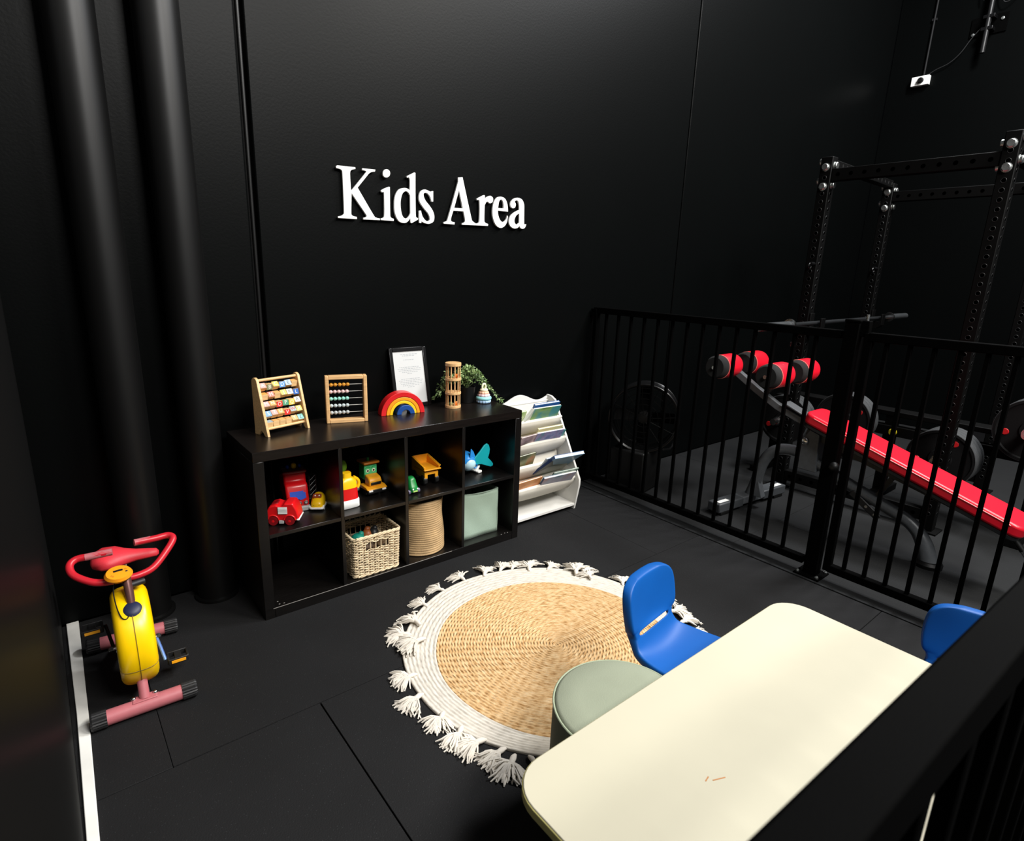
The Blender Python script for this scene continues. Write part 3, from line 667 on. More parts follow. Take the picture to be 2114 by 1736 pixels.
for x, y, z in ((.11, -.02, .10), (.14, -.03, .07), (.15, .01, .05), (.17, -.06, .03), (.13, .02, .12)):   # right trailers
    spray([(0, 0, .09), (x*.4, y*.4, .15), (x*.8, y, z+.03), (x*1.05, y, z)], 4, .8, .25)
spray([(.02, 0, .09), (.08, -.03, .13), (.14, -.06, .07), (.165, -.085, .025), (.18, -.105, .006)], 3, .8, .4)
stuff(obj('stems', stems, STEM, t)); stuff(obj('leaves', l1, LEAF, t, angle=60)); stuff(obj('pale_leaves', l2, LEAF2, t, angle=60))

# ================================================================== CUBBY TOYS
TRED = mat('toy_red_plastic', 'd01218', 0.3, var=0.04); TYEL = mat('toy_yellow_plastic', 'f3c012', 0.33, var=0.04); TORG = mat('toy_orange_yellow', 'eda31f', 0.35, var=0.05)
TGREY = mat('toy_grey_plastic', 'a9aaa8', 0.45, var=0.04); TWHITE = mat('toy_white_plastic', 'eeeeea', 0.35, var=0.02); TBLUE = mat('toy_blue_window', '1648b8', 0.25, var=0.15)
TGRN = mat('toy_green_plastic', '1f9a4c', 0.35, var=0.06); TBLK = mat('toy_black_plastic', '111111', 0.4); TDRED = mat('toy_dark_red', '7d0d14', 0.35)
TWIN = mat('toy_dark_window', '3a1416', 0.25); TTEAL = mat('toy_teal_plastic', '10a0aa', 0.4, var=0.04); TSKY = mat('toy_sky_blue', '2b8fe0', 0.35, var=0.06); TPALE = mat('toy_pale_blue', 'bfe3ee', 0.35)

def wheel(t, x, y, z, r, wd, tyre, hub, side=-1, nm='wheel'):
    w_ = obj(nm, G().lathe([(r*.55, -wd/2), (r*.92, -wd/2), (r, -wd*.3), (r, wd*.3), (r*.92, wd/2), (r*.55, wd/2), (r*.55, -wd/2)], 24, (0, 0, 0), (0, 1, 0)), tyre, t, loc=(x, y, z))
    obj('hubcap', G().lathe([(r*.56, -wd*.42), (r*.5, -wd*.46), (r*.2, -wd*.5), (0, -wd*.55)][::-1] if False else [(0, -wd*.55), (r*.22, -wd*.52), (r*.5, -wd*.44), (r*.57, -wd*.3), (r*.57, wd*.3), (0, wd*.4)], 20, (0, 0, 0), (0, 1, 0) if side < 0 else (0, -1, 0)), hub, w_)
    return w_

# small red truck: local +x is its nose, wheels seen on its -y side
t = thing('toy_truck', 'small red toy truck with grey side grille at the left front of the shelf', 'toy truck', (0.066, -0.352, ZM), math.radians(-33))
body = [(0.0, 0.026), (0.0, 0.070), (0.012, 0.088), (0.040, 0.096), (0.055, 0.088), (0.064, 0.088), (0.076, 0.102), (0.112, 0.102), (0.128, 0.070), (0.136, 0.030), (0.120, 0.022), (0.012, 0.022)]
obj('body', G().prism(body, 0.0, 0.082, 'xz'), TRED, t, bevel=0.006, seg=3)
for x in (0.026, 0.096):
    obj('wheel_arch', arch(0.0275, 0.021, 0.010).add([], []), TRED, t, bevel=0.002).location = (x, -0.004, 0.024)
    for y, s in ((0.004, -1), (0.078, 1)): wheel(t, x, y, 0.021, 0.021, 0.014, TDRED, TRED, s)
gr = obj('grille', G().box((0.068, -0.001, 0.070), (0.040, 0.006, 0.032)), TGREY, t, bevel=0.0015)
for k in range(5): obj('grille_bar', G().box((0.068, -0.0045, 0.058+0.006*k), (0.036, 0.002, 0.003)), TWHITE, gr)
obj('step', G().box((0.061, 0.002, 0.017), (0.020, 0.012, 0.014)), TGREY, t, bevel=0.001)
obj('bumper', G().box((0.131, 0.041, 0.026), (0.012, 0.084, 0.007)), TWHITE, t, bevel=0.002)
obj('seat_well', G().box((0.030, 0.041, 0.091), (0.028, 0.04, 0.01), roty(-.2)), TDRED, t, bevel=0.003)

# big red truck behind, nose towards -y
t = thing('toy_truck', 'large red toy fire truck with blue windscreen and yellow beacon', 'toy truck', (0.232, -0.272, ZM), math.radians(-8))
prof = [(0.0, 0.012), (-0.004, 0.05), (0.006, 0.088), (0.020, 0.122), (0.034, 0.128), (0.045, 0.130), (0.052, 0.170), (0.110, 0.175), (0.110, 0.012)]
obj('cab', G().prism(prof, -0.050, 0.050, 'yz'), TRED, t, bevel=0.010, seg=3)
obj('roof_cap', G().box((0, 0.080, 0.176), (0.108, 0.075, 0.016)), TDRED, t, bevel=0.006, seg=3)
ws = G().add([(-0.034, 0.0, 0.060), (-0.010, -0.002, 0.057), (0.0, -0.002, 0.062), (0.012, -0.002, 0.055), (0.036, 0.0, 0.062), (0.035, 0.013, 0.094), (-0.034, 0.013, 0.095)], [(0, 1, 2, 3, 4, 5, 6)])
ws.add([(x, y+0.006, z) for x, y, z in ws.v[:7]], [(6, 5, 4, 3, 2, 1, 0)])
ws.f += [(i, i+7, (i+1) % 7+7, (i+1) % 7) for i in range(7)]
o = obj('windscreen', ws, TBLUE, t); o.location = (0, -0.0045, 0)
obj('bumper', G().box((0.0, -0.002, 0.012), (0.108, 0.022, 0.024)), TGREY, t, bevel=0.005)
for x in (0.006, 0.034):
    h = obj('headlight', G().lathe([(0.0, 0.0), (0.008, 0.001), (0.009, 0.004)], 20, (x, -0.010, 0.040), (0, 1, 0)), TGREY, t)
    obj('lamp_ring', G().torus((x, -0.0095, 0.040), 0.007, 0.0012, 'y', 20, 6), TBLK, h)
obj('beacon', G().ball((0.004, 0.085, 0.196), (0.013, 0.013, 0.015)), TYEL, t, angle=180)
for x in (-0.024, 0.030): obj('side_beacon', G().ball((x, 0.085, 0.193), (0.008, 0.008, 0.010)), TBLUE, t, angle=180)
obj('ladder_bed', G().box((0, 0.155, 0.075), (0.09, 0.10, 0.10)), TRED, t, bevel=0.008)
for x, s in ((-0.046, 1), (0.046, -1)):
    for y in (0.035, 0.165):
        obj('wheel', G().lathe([(0.0, -0.009), (0.020, -0.009), (0.024, -0.005), (0.024, 0.005), (0.020, 0.009), (0, 0.009)], 20, (x, y, 0.024), (1, 0, 0)), TBLK, t)

# dark lattice crane beside it
t = thing('toy_crane', 'dark grey lattice toy crane standing behind the little yellow car', 'toy', (0.330, -0.168, ZM), math.radians(15))
DK = mat('dark_toy_plastic', '2c2a29', 0.4)
obj('base', G().box((0, 0, 0.012), (0.065, 0.065, 0.024)), DK, t, bevel=0.004)
g = G()
for x in (-0.018, 0.018):
    for y in (-0.018, 0.018): g.tube([(x, y, 0.022), (x, y, 0.13)], 0.003, 6)
for k in range(4):
    z = 0.03+0.025*k
    for a, b in (((-.018, -.018), (.018, -.018)), ((.018, -.018), (.018, .018)), ((.018, .018), (-.018, .018)), ((-.018, .018), (-.018, -.018))):
        g.tube([(a[0], a[1], z), (b[0], b[1], z+0.025)], 0.002, 5)
obj('mast', g, DK, t)
obj('jib', G().tube([(0.018, 0, 0.13), (-0.050, -0.01, 0.135)], 0.006, 6).tube([(-0.045, -0.01, 0.135), (-0.045, -0.01, 0.10)], 0.0015, 5), DK, t)

# little yellow car
t = thing('toy_car', 'small round yellow toy car with white base beside the red fire truck', 'toy car', (0.298, -0.318, ZM), math.radians(-33))
cv = []
g = G(); secs = [(0.0, 0.020, 0.020), (0.010, 0.027, 0.030), (0.025, 0.030, 0.036), (0.040, 0.031, 0.050), (0.055, 0.031, 0.056), (0.075, 0.030, 0.052), (0.090, 0.024, 0.030)]
n_ = 16
for y, hw, h in secs:
    for j in range(n_):
        a = PI*j/(n_-1); g.v.append((hw*math.cos(a)*(1 if abs(math.cos(a)) < .99 else 1), y, 0.016+(h)*max(0.0, math.sin(a))**0.6))
for i in range(len(secs)-1):
    for j in range(n_-1): g.f.append((i*n_+j, i*n_+j+1, (i+1)*n_+j+1, (i+1)*n_+j))
g.f.append(tuple(range(n_))); g.f.append(tuple((len(secs)-1)*n_+j for j in range(n_-1, -1, -1)))
for i in range(len(secs)-1): g.f.append((i*n_, (i+1)*n_, (i+1)*n_+n_-1, i*n_+n_-1))
obj('body', g, TYEL, t, angle=60)
obj('chassis', G().prism(rrect(-0.034, 0.034, -0.006, 0.094, 0.014, 4), 0.008, 0.018, 'xy'), TWHITE, t, bevel=0.003)
s_ = obj('windscreen', G().prism(rrect(-0.020, 0.020, -0.010, 0.011, 0.007, 4), -0.003, 0.003, 'xy'), mat('toy_rust_window', '8c3a1a', 0.3), t, bevel=0.001)
s_.location = (0, 0.0325, 0.0625); s_.rotation_euler = (math.radians(52), 0, 0)
for x in (-0.009, 0.009): obj('dot', G().ball((x, 0.001, 0.003), (0.0035, 0.0035, 0.0012), 10, 6), TWHITE, s_)
for x in (-0.012, 0.013): obj('badge', G().ball((x, 0.002, 0.028), (0.004, 0.0025, 0.003), 10, 6), mat('toy_olive', '5b5a1a', .5), t)
for x in (-0.028, 0.028):
    for y in (0.018, 0.072): obj('wheel', G().lathe([(0, -0.006), (0.011, -0.006), (0.011, 0.006), (0, 0.006)], 16, (x, y, 0.011), (1, 0, 0)), TWHITE, t)

# yellow-red-white jug
t = thing('toy_jug', 'yellow, red and white toy jug at the left of the second compartment', 'toy', (0.437, -0.348, ZM), math.radians(2))
def loft(levels, n=24, sq=0.75):
    g = G()
    for z, hx, hy in levels:
        for j in range(n):
            a = 2*PI*j/n; c, s = math.cos(a), math.sin(a)
            g.v.append((hx*math.copysign(abs(c)**sq, c), hy*math.copysign(abs(s)**sq, s), z))
    for i in range(len(levels)-1):
        for j in range(n): g.f.append((i*n+j, i*n+(j+1) % n, (i+1)*n+(j+1) % n, (i+1)*n+j))
    g.f.append(tuple(range(n-1, -1, -1))); g.f.append(tuple((len(levels)-1)*n+j for j in range(n)))
    return g
obj('base', loft([(0, .048, .034), (.004, .053, .038), (.040, .053, .038), (.043, .051, .036)], sq=.45), TWHITE, t, angle=50)
obj('band', loft([(.043, .049, .035), (.100, .046, .034)], sq=.5), TRED, t, angle=50)
obj('top', loft([(.100, .0465, .0345), (.130, .044, .032), (.146, .030, .024), (.150, .022, .019), (.172, .022, .019)], sq=.6), TYEL, t, angle=50)
obj('handle', G().tube(smoothpath([(0.036, 0, 0.143), (0.058, 0, 0.125), (0.063, 0, 0.105), (0.056, 0, 0.085)], 5), 0.008, 10), TYEL, t)
t = thing('toy_tree', 'green leaf-shaped toy on a dark red pot behind the yellow jug', 'toy', (0.470, -0.235, ZM))
obj('pot', G().lathe([(.026, 0), (.030, .10), (.034, .13), (.034, .135), (0, .135)], 24), TDRED, t)
obj('leaf', G().ball((0, 0, 0.163), (0.020, 0.011, 0.033)), mat('toy_leaf_green', '6aa01f', 0.45), t, angle=180)

# orange tractor with eyes in its windscreen
t = thing('toy_tractor', 'orange toy tractor with a green windscreen that has two eyes', 'toy tractor', (0.616, -0.296, ZM), math.radians(1))
obj('bumper', G().box((0, 0.004, 0.026), (0.104, 0.030, 0.026)), TBLK, t, bevel=0.008, seg=3)
for x in (-0.036, 0.036): obj('headlight', G().box((x, -0.0115, 0.031), (0.022, 0.006, 0.010)), TWHITE, t, bevel=0.0028, seg=3)
fd = [(-0.012, 0.040), (0.012, 0.048), (0.080, 0.048), (0.080, 0.030), (-0.010, 0.034)]
obj('fender', G().prism(fd, -0.054, 0.054, 'yz'), TORG, t, bevel=0.004)
obj('bonnet', G().prism([(0.006, 0.044), (0.004, 0.074), (0.018, 0.092), (0.062, 0.100), (0.062, 0.044)], -0.034, 0.034, 'yz'), TORG, t, bevel=0.008, seg=3)
obj('front_vent', G().box((0, 0.0035, 0.063), (0.054, 0.006, 0.014)), TBLK, t, bevel=0.002)
obj('cab', G().box((0, 0.092, 0.110), (0.070, 0.060, 0.085)), TGRN, t, bevel=0.005)
e_ = obj('windscreen', G().box((0, 0.0615, 0.121), (0.068, 0.004, 0.050)), mat('toy_mint_green', '53c580', 0.35), t, bevel=0.0015)
for x in (-0.016, 0.016):
    obj('eye', G().lathe([(0, 0.0), (0.0055, 0.0), (0.0095, 0.0012)], 20, (x, 0.0582, 0.115), (0, 1, 0)), mat('toy_eye_white', 'dfeccb', 0.4), e_)
    obj('pupil', G().lathe([(0, 0), (0.005, 0.0004)], 16, (x, 0.0575, 0.115), (0, 1, 0)), TBLK, e_)
    obj('brow', G().tube(smoothpath([(x-0.013, 0.0582, 0.129), (x, 0.0582, 0.136), (x+0.013, 0.0582, 0.132+(0.003 if x > 0 else -0.001))], 4), 0.0016, 6), TGRN, e_)
obj('roof', G().box((0, 0.086, 0.158), (0.086, 0.086, 0.012)), mat('toy_brown_orange', 'c7741d', 0.4), t, bevel=0.004)
obj('beacon', G().cyl((-0.006, 0.075, 0.163), (-0.006, 0.075, 0.182), 0.008, 0.007), TGRN, t)
for x in (-0.058, 0.058):
    obj('wheel', G().lathe([(0, -0.011), (0.026, -0.011), (0.030, -0.006), (0.030, 0.006), (0.026, 0.011), (0, 0.011)], 24, (x, 0.110, 0.030), (1, 0, 0)), TGREY, t)
    obj('wheel', G().lathe([(0, -0.007), (0.016, -0.007), (0.018, 0), (0.016, 0.007), (0, 0.007)], 20, (x*.8, 0.028, 0.018), (1, 0, 0)), TBLK, t)

# yellow dump truck, tail towards the camera
t = thing('toy_dump_truck', 'yellow toy tipper truck with black wheels in the third compartment', 'toy truck', (0.918, -0.318, ZM), math.radians(-4))
bd = G()
fl_ = [(-0.042, -0.012, 0.092), (0.042, -0.012, 0.092), (0.042, 0.120, 0.086), (-0.042, 0.120, 0.086)]
bd.add(fl_+[(x, y, z-0.006) for x, y, z in fl_], [(0, 1, 2, 3), (7, 6, 5, 4), (0, 4, 5, 1), (1, 5, 6, 2), (2, 6, 7, 3), (3, 7, 4, 0)])
obj('bed_floor', bd, TORG, t)
for s in (-1, 1):
    q = G().prism([(-0.016, 0.086), (0.122, 0.080), (0.124, 0.128), (-0.018, 0.106)], s*0.042-0.003, s*0.042+0.003, 'yz')
    obj('bed_side', q, TORG, t, bevel=0.0015)
    obj('bed_lip', G().tube([(s*0.047, -0.018, 0.106), (s*0.047, 0.124, 0.128)], 0.004, 6), TORG, t)
obj('bed_front', G().box((0, 0.122, 0.108), (0.088, 0.006, 0.05)), TORG, t, bevel=0.001)
obj('tail_lip', G().box((0, -0.020, 0.091), (0.098, 0.014, 0.007)), TORG, t, bevel=0.002)
obj('chassis', G().prism([(-0.040, 0.038), (-0.022, 0.038), (-0.022, 0.060), (0.022, 0.060), (0.022, 0.038), (0.040, 0.038), (0.040, 0.076), (-0.040, 0.076)], -0.010, 0.13, 'xz'), TORG, t, bevel=0.002)
obj('cab', G().box((0, 0.145, 0.075), (0.07, 0.03, 0.07)), TORG, t, bevel=0.004)
for s in (-1, 1):
    for y in (0.012, 0.110): obj('wheel', G().lathe([(0, -0.013), (0.022, -0.013), (0.027, -0.008), (0.027, 0.008), (0.022, 0.013), (0, 0.013)], 24, (s*0.034, y, 0.027), (1, 0, 0)), TBLK, t)

# small green car
t = thing('toy_car', 'small dark green toy car half hidden by the shelf divider', 'toy car', (0.778, -0.352, ZM), math.radians(2))
TG2 = mat('toy_dark_green', '127a36', 0.35, var=0.15)
obj('body', loft([(0.012, .026, .044), (.030, .027, .046), (.040, .025, .036), (.070, .021, .024), (.082, .014, .016)], sq=.65), TG2, t, angle=60)
for x in (-0.012, 0.014): obj('headlight', G().ball((x, -0.045, 0.028), (0.005, 0.002, 0.005), 10, 6), TWHITE, t)
obj('grille', G().box((0.001, -0.045, 0.016), (0.026, 0.004, 0.007)), mat('toy_lime', 'a9c86a', .4), t, bevel=0.001)
for x in (-0.026, 0.028):
    for y in (-0.026, 0.026): obj('wheel', G().lathe([(0, -0.006), (0.012, -0.006), (0.012, 0.006), (0, 0.006)], 16, (x, y, 0.012), (1, 0, 0)), mat('toy_violet_grey', '5d5770', .5), t)

# toy plane, nose to the left front
t = thing('toy_plane', 'blue and white toy plane with teal wing in the right upper compartment', 'toy plane', (1.235, -0.290, ZM), math.radians(10))
obj('fuselage', G().lathe([(0, -0.060), (0.026, -0.054), (0.042, -0.030), (0.046, 0.0), (0.040, 0.04), (0.022, 0.09), (0.012, 0.12), (0, 0.125)], 28, (-0.055, 0.02, 0.066), (0.25, 1, 0.12)), TPALE, t, angle=60)
obj('upper_hull', G().lathe([(0.032, -0.050), (0.0455, -0.028), (0.0495, 0.0), (0.043, 0.04), (0.024, 0.09), (0, 0.10)], 28, (-0.053, 0.024, 0.076), (0.25, 1, 0.12)), TSKY, t, angle=60)
wing = [(0.0, 0.012), (0.035, 0.030), (0.070, 0.062), (0.100, 0.094), (0.118, 0.102), (0.132, 0.092), (0.140, 0.066), (0.137, 0.040), (0.128, 0.016), (0.148, -0.004), (0.166, -0.026), (0.164, -0.038), (0.148, -0.042), (0.118, -0.030), (0.080, -0.014), (0.040, -0.012), (0.008, -0.008)]
o = obj('wing', G().prism(wing, -0.005, 0.005, 'xz'), TTEAL, t, bevel=0.003, seg=3); o.location = (-0.076, -0.020, 0.068); o.rotation_euler = (0, 0, math.radians(-10))
fin = [(0, 0), (0.012, 0.055), (0.030, 0.035), (0.045, 0.0)]
o = obj('tail_fin', G().prism(fin, -0.005, 0.005, 'xz'), TSKY, t, bevel=0.003); o.location = (-0.075, -0.02, 0.100)
o = obj('float', G().box((0, 0, 0), (0.016, 0.055, 0.045)), TWHITE, t, bevel=0.005, seg=3); o.location = (-0.012, 0.000, 0.028); o.rotation_euler = (0, math.radians(40), 0.1)
o = obj('skid', G().box((0.0, -0.01, 0.008), (0.030, 0.05, 0.014)), TWHITE, t, bevel=0.004)
obj('engine_ring', G().torus((-0.040, -0.034, 0.052), 0.012, 0.003, 'y', 20, 8), TSKY, t)

# ---- wicker basket with toys
t = thing('wicker_basket', 'pale square wicker basket with handle hole in the second lower compartment', 'basket', (0.543, -0.335, ZB))
WK = mat('wicker_cane', 'd8c3a0', 0.6, var=0.18, scale=25)
BXw, BYd, BH = 0.236, 0.200, 0.212
def perim(s, gx=BXw/2, gy=BYd/2, r=0.018):
    segs = [(2*gx-2*r), PI*r/2, 2*gy-2*r, PI*r/2]*2; tot = sum(segs)
    s = (s % 1.0)*tot; starts = [(-gx+r, -gy, 1, 0), (gx-r, -gy, None, -90, gx-r, -gy+r), (gx, -gy+r, 0, 1), (gx, gy-r, None, 0, gx-r, gy-r), (gx-r, gy, -1, 0), (-gx+r, gy, None, 90, -gx+r, gy-r), (-gx, gy-r, 0, -1), (-gx, -gy+r, None, 180, -gx+r, -gy+r)]
    for L, st in zip(segs, starts):
        if s <= L:
            if st[2] is None:
                a = math.radians(st[3]+90*s/L); return (st[4]+r*math.cos(a), st[5]+r*math.sin(a), math.cos(a), math.sin(a))
            dx, dy = st[2], st[3]; return (st[0]+dx*s, st[1]+dy*s, dy, -dx)
        s -= L
    return perim(0, gx, gy, r)
NS = 32; weave = G()
for row in range(29):
    z = 0.010+row*0.0066
    flare = 1.0+0.05*(z/BH)
    pts = []; M_ = NS*4
    def flush(pts):
        if len(pts) > 2: weave.tube(pts, 0.0029, 5, flat=0.9)
    for k in range(M_+1):
        s = k/M_; x, y, nx, ny = perim(s)
        o_ = 0.0036*math.sin(PI*(s*NS)+PI*row)
        hole = 20 <= row <= 24 and abs(x) < 0.055 and (abs(y) > BYd/2-0.004)
        if hole: flush(pts); pts = []; continue
        sag = 0.0018*math.sin(2*PI*s*NS*0.5+row)
        pts.append(((x+nx*o_)*flare, (y+ny*o_)*flare, z+sag))
    flush(pts)
stuff(obj('weave', weave, WK, t, angle=70))
st0 = G()
for k in range(NS):
    x, y, nx, ny = perim((k+0.5)/NS); st0.tube([(x, y, 0.004), (x*1.05, y*1.05, BH+(0.010 if y > 0.02 else 0.0))], 0.0026, 6)
stuff(obj('stakes', st0, WK, t))
rimg = G()
for k3 in range(3):
    P = []
    for k in range(96):
        x, y, nx, ny = perim(k/96); a = 2*PI*k/8+2*PI*k3/3
        P.append((x*1.055+nx*0.004*math.cos(a), y*1.055+ny*0.004*math.cos(a), BH-0.006+0.005*math.sin(a)))
    rimg.tube(P, 0.0044, 6, closed=True)
obj('braided_rim', rimg, WK, t, angle=70)
obj('basket_floor', G().box((0, 0, 0.006), (BXw-0.01, BYd-0.01, 0.008)), WK, t, bevel=0.002)
ft = G()
for k3 in range(2):
    P = [(perim(k/96)[0]*1.01+0.003*math.cos(k*.8+k3*PI)*perim(k/96)[2], perim(k/96)[1]*1.01+0.003*math.cos(k*.8+k3*PI)*perim(k/96)[3], 0.007+0.004*math.sin(k*.8+k3*PI)) for k in range(96)]
    ft.tube(P, 0.004, 6, closed=True)
obj('foot_braid', ft, WK, t, angle=70)
for nm, c, x, y, z, dims, txt in (('toy_figure', '0f7f6e', -0.062, -0.02, 0.165, (0.030, 0.034, 0.026), 'teal plastic toy lying in the wicker basket'),
                            ('toy_figure', '8f4a1e', 0.0, 0.01, 0.158, (0.026, 0.026, 0.030), 'rust brown toy lying in the wicker basket'),
                            ('toy_figure', '141414', 0.032, 0.005, 0.162, (0.024, 0.026, 0.026), 'black toy in the middle of the wicker basket'),
                            ('toy_figure', '7a6a5c', -0.045, -0.055, 0.150, (0.042, 0.030, 0.024), 'taupe toy at the front left of the wicker basket'),
                            ('toy_figure', '9a8468', 0.045, -0.045, 0.150, (0.030, 0.030, 0.028), 'tan wooden toy at the front of the wicker basket')):
    tt = thing(nm, txt, 'toy', (0.543+x, -0.335+y, ZB+z), random.uniform(-1, 1), 'toys in the wicker basket')
    mm_ = mat('basket_toy_'+c, c, 0.5)
    obj('body', loft([(-dims[2], dims[0]*.7, dims[1]*.7), (-dims[2]*.4, dims[0], dims[1]), (dims[2]*.5, dims[0]*.95, dims[1]*.9), (dims[2], dims[0]*.5, dims[1]*.5)], 16, .7), mm_, tt, angle=60)
    obj('head', G().ball((dims[0]*.7, 0, dims[2]*.8), dims[2]*.55, 12, 8), mm_, tt, angle=180)
hp = G()
for k in range(40):
    x, y, z = random.uniform(-.085, .085), random.uniform(-.068, .068), 0.03+0.10*(k/40)
    hp.box((x, y, z), (random.uniform(.03, .05), random.uniform(.03, .05), random.uniform(.03, .04)), rotz(random.uniform(0, 3)))
o = stuff(obj('toy_jumble', hp, mat('dull_toy_mix', '6d5136', 0.6, color2='2b3a33', scale=20), None, bevel=0.003)); o.location = (0.543, -0.335, ZB)
tag(o, 'jumble of small dull toys filling the wicker basket below the upper ones', 'toys')

# ---- coiled rope basket
t = thing('rope_basket', 'round tan coiled rope basket in the third lower compartment', 'basket', (0.858, -0.300, ZB))
ROPE = mat('seagrass_rope', 'b2946a', 0.8, var=0.2, scale=14, bump=0.4, bscale=160)
g = G(); rr_ = 24; nseg = 56
prof = []
for k in range(rr_):
    z = 0.290*k/(rr_); R_ = 0.124-0.004*k/rr_+0.004*max(0, 1-k/3)
    for q in range(4):
        prof.append((R_+0.0048*math.sin(PI*(q+.5)/4), z+0.290/rr_*(q+.5)/4))
lean_ = lambda z: (-0.0, 0)
g.lathe([(0.0, 0.002), (0.11, 0.0)]+prof+[(prof[-1][0]-0.012, 0.292)]+[(0.112, 0.28), (0.112, 0.02), (0, 0.012)], nseg)
for i, v in enumerate(g.v): g.v[i] = (v[0]+0.006*math.sin(v[2]*22), v[1], v[2]+0.10*(v[0])*(v[2]/0.29)**0.0*min(1, v[2]/0.05)*-0.25)
obj('coiled_wall', g, ROPE, t, angle=75)

# ---- mint fabric bin
t = thing('fabric_bin', 'pale mint square fabric storage bin in the right lower compartment', 'storage bin', (1.200, -0.275, ZB))
MINT = mat('mint_fabric', '98ac9b', 0.75, var=0.05, scale=5, bump=0.2, bscale=250)
g = G(); n1 = 13
def side(p0, p1, h0, h1, bulge, rows=10):
    b = len(g.v)
    for i in range(rows+1):
        for j in range(n1):
            u = j/(n1-1); v = i/rows
            h = h0+(h1-h0)*u-0.010*math.sin(PI*u)
            nx, ny = (p1[1]-p0[1]), -(p1[0]-p0[0]); L = math.hypot(nx, ny)
            q = bulge*math.sin(PI*u)*math.sin(PI*v)+0.0022*math.sin(9*u+7*v+p0[0]*50)
            fl2 = 1.0
            g.v.append((p0[0]+(p1[0]-p0[0])*u+nx/L*q, p0[1]+(p1[1]-p0[1])*u+ny/L*q, h*v))
    for i in range(rows):
        for j in range(n1-1): g.f.append((b+i*n1+j, b+i*n1+j+1, b+(i+1)*n1+j+1, b+(i+1)*n1+j))
c4 = [(-0.134, -0.118), (0.118, -0.118), (0.118, 0.13), (-0.134, 0.13)]
hs = [0.277, 0.265, 0.285, 0.285]
for k in range(4): side(c4[k], c4[(k+1) % 4], hs[k], hs[(k+1) % 4], -0.006)
g.f.append(tuple(g.add([(x*.93, y*.93, 0.003) for x, y in c4], []) and range(len(g.v)-4, len(g.v))))
o = obj('fabric_walls', g, MINT, t, angle=60)
sd_ = o.modifiers.new('thick', 'SOLIDIFY'); sd_.thickness = 0.004; sd_.offset = -1
obj('hem', G().tube([(-0.134, -0.1185, 0.274), (-0.06, -0.1195, 0.264), (0.0, -0.120, 0.259), (0.06, -0.1195, 0.258), (0.118, -0.1185, 0.262)], 0.0028, 6), MINT, t)

# ================================================================== BOOK RACK
BX0, BX1 = 1.440, 2.008
t = thing('book_rack', 'white sling book rack with wavy top standing at the right end of the toy shelf', 'bookcase', (BX0, -0.03, 0))
BWd = BX1-BX0
wave = [(0.0, 0.03), (0.0, 0.66)]
for i in range(33):
    u = i/32; wave.append((u*BWd, 0.712+0.024*math.cos(2*PI*(u-0.55)*1.724)))
wave += [(BWd, 0.03)]
obj('back_panel', G().prism(wave, -0.014, 0.0, 'xz'), WHITEB, t, bevel=0.002)
sp_ = [(0.0, 0.0), (0.0, 0.716), (-0.045, 0.714), (-0.085, 0.695), (-0.352, 0.215), (-0.352, 0.175), (-0.318, 0.0)]
for x in (0.0, BWd-0.016):
    obj('side_panel', G().prism(sp_, x, x+0.016, 'yz'), WHITEB, t, bevel=0.003)
obj('base_shelf', G().box((BWd/2, -0.165, 0.036), (BWd-0.032, 0.318, 0.016)), WHITEB, t, bevel=0.001)
TIERS = [(-0.155, 0.595), (-0.208, 0.468), (-0.258, 0.345), (-0.308, 0.222)]
for i, (y, z) in enumerate(TIERS):
    obj('rail', G().cyl((0.016, y, z), (BWd-0.016, y, z), 0.009, n=14), WHITEB, t)
    prof = [(y-0.010, z+0.004), (y-0.004, z+0.011), (y+0.005, z+0.010), (y-0.011, z-0.004), (y-0.004, z-0.03), (y+0.03, z-0.075), (y+0.065, z-0.088), (y+0.095, z-0.075), (y+0.12, z+0.03), (y+0.135, z+0.09)]
    order = [2, 1, 0, 3, 4, 5, 6, 7, 8, 9]
    pr = smoothpath([(0, prof[k][0], prof[k][1]) for k in order], 4)
    g = G(); nx_ = 9
    for p in pr:
        for j in range(nx_):
            u = j/(nx_-1); inset = 0.028+0.010*max(0, min(1, (z-p.z)/0.08))
            g.v.append((inset+(BWd-2*inset)*u, p.y, p.z-0.006*math.sin(PI*u)*max(0, min(1, (z-p.z)/0.08))))
    for a in range(len(pr)-1):
        for j in range(nx_-1): g.f.append((a*nx_+j, a*nx_+j+1, (a+1)*nx_+j+1, (a+1)*nx_+j))
    o = obj('canvas_sling', g, CANVAS, t, angle=70); q = o.modifiers.new('thick', 'SOLIDIFY'); q.thickness = 0.002; q.offset = 0
    obj('rear_rail', G().cyl((0.016, y+0.135, z+0.085), (BWd-0.016, y+0.135, z+0.085), 0.006, n=10), WHITEB, t)
PAGES = mat('book_pages', 'e9e6da', 0.7, var=0.06, scale=200, stretch=(1, 1, 30))
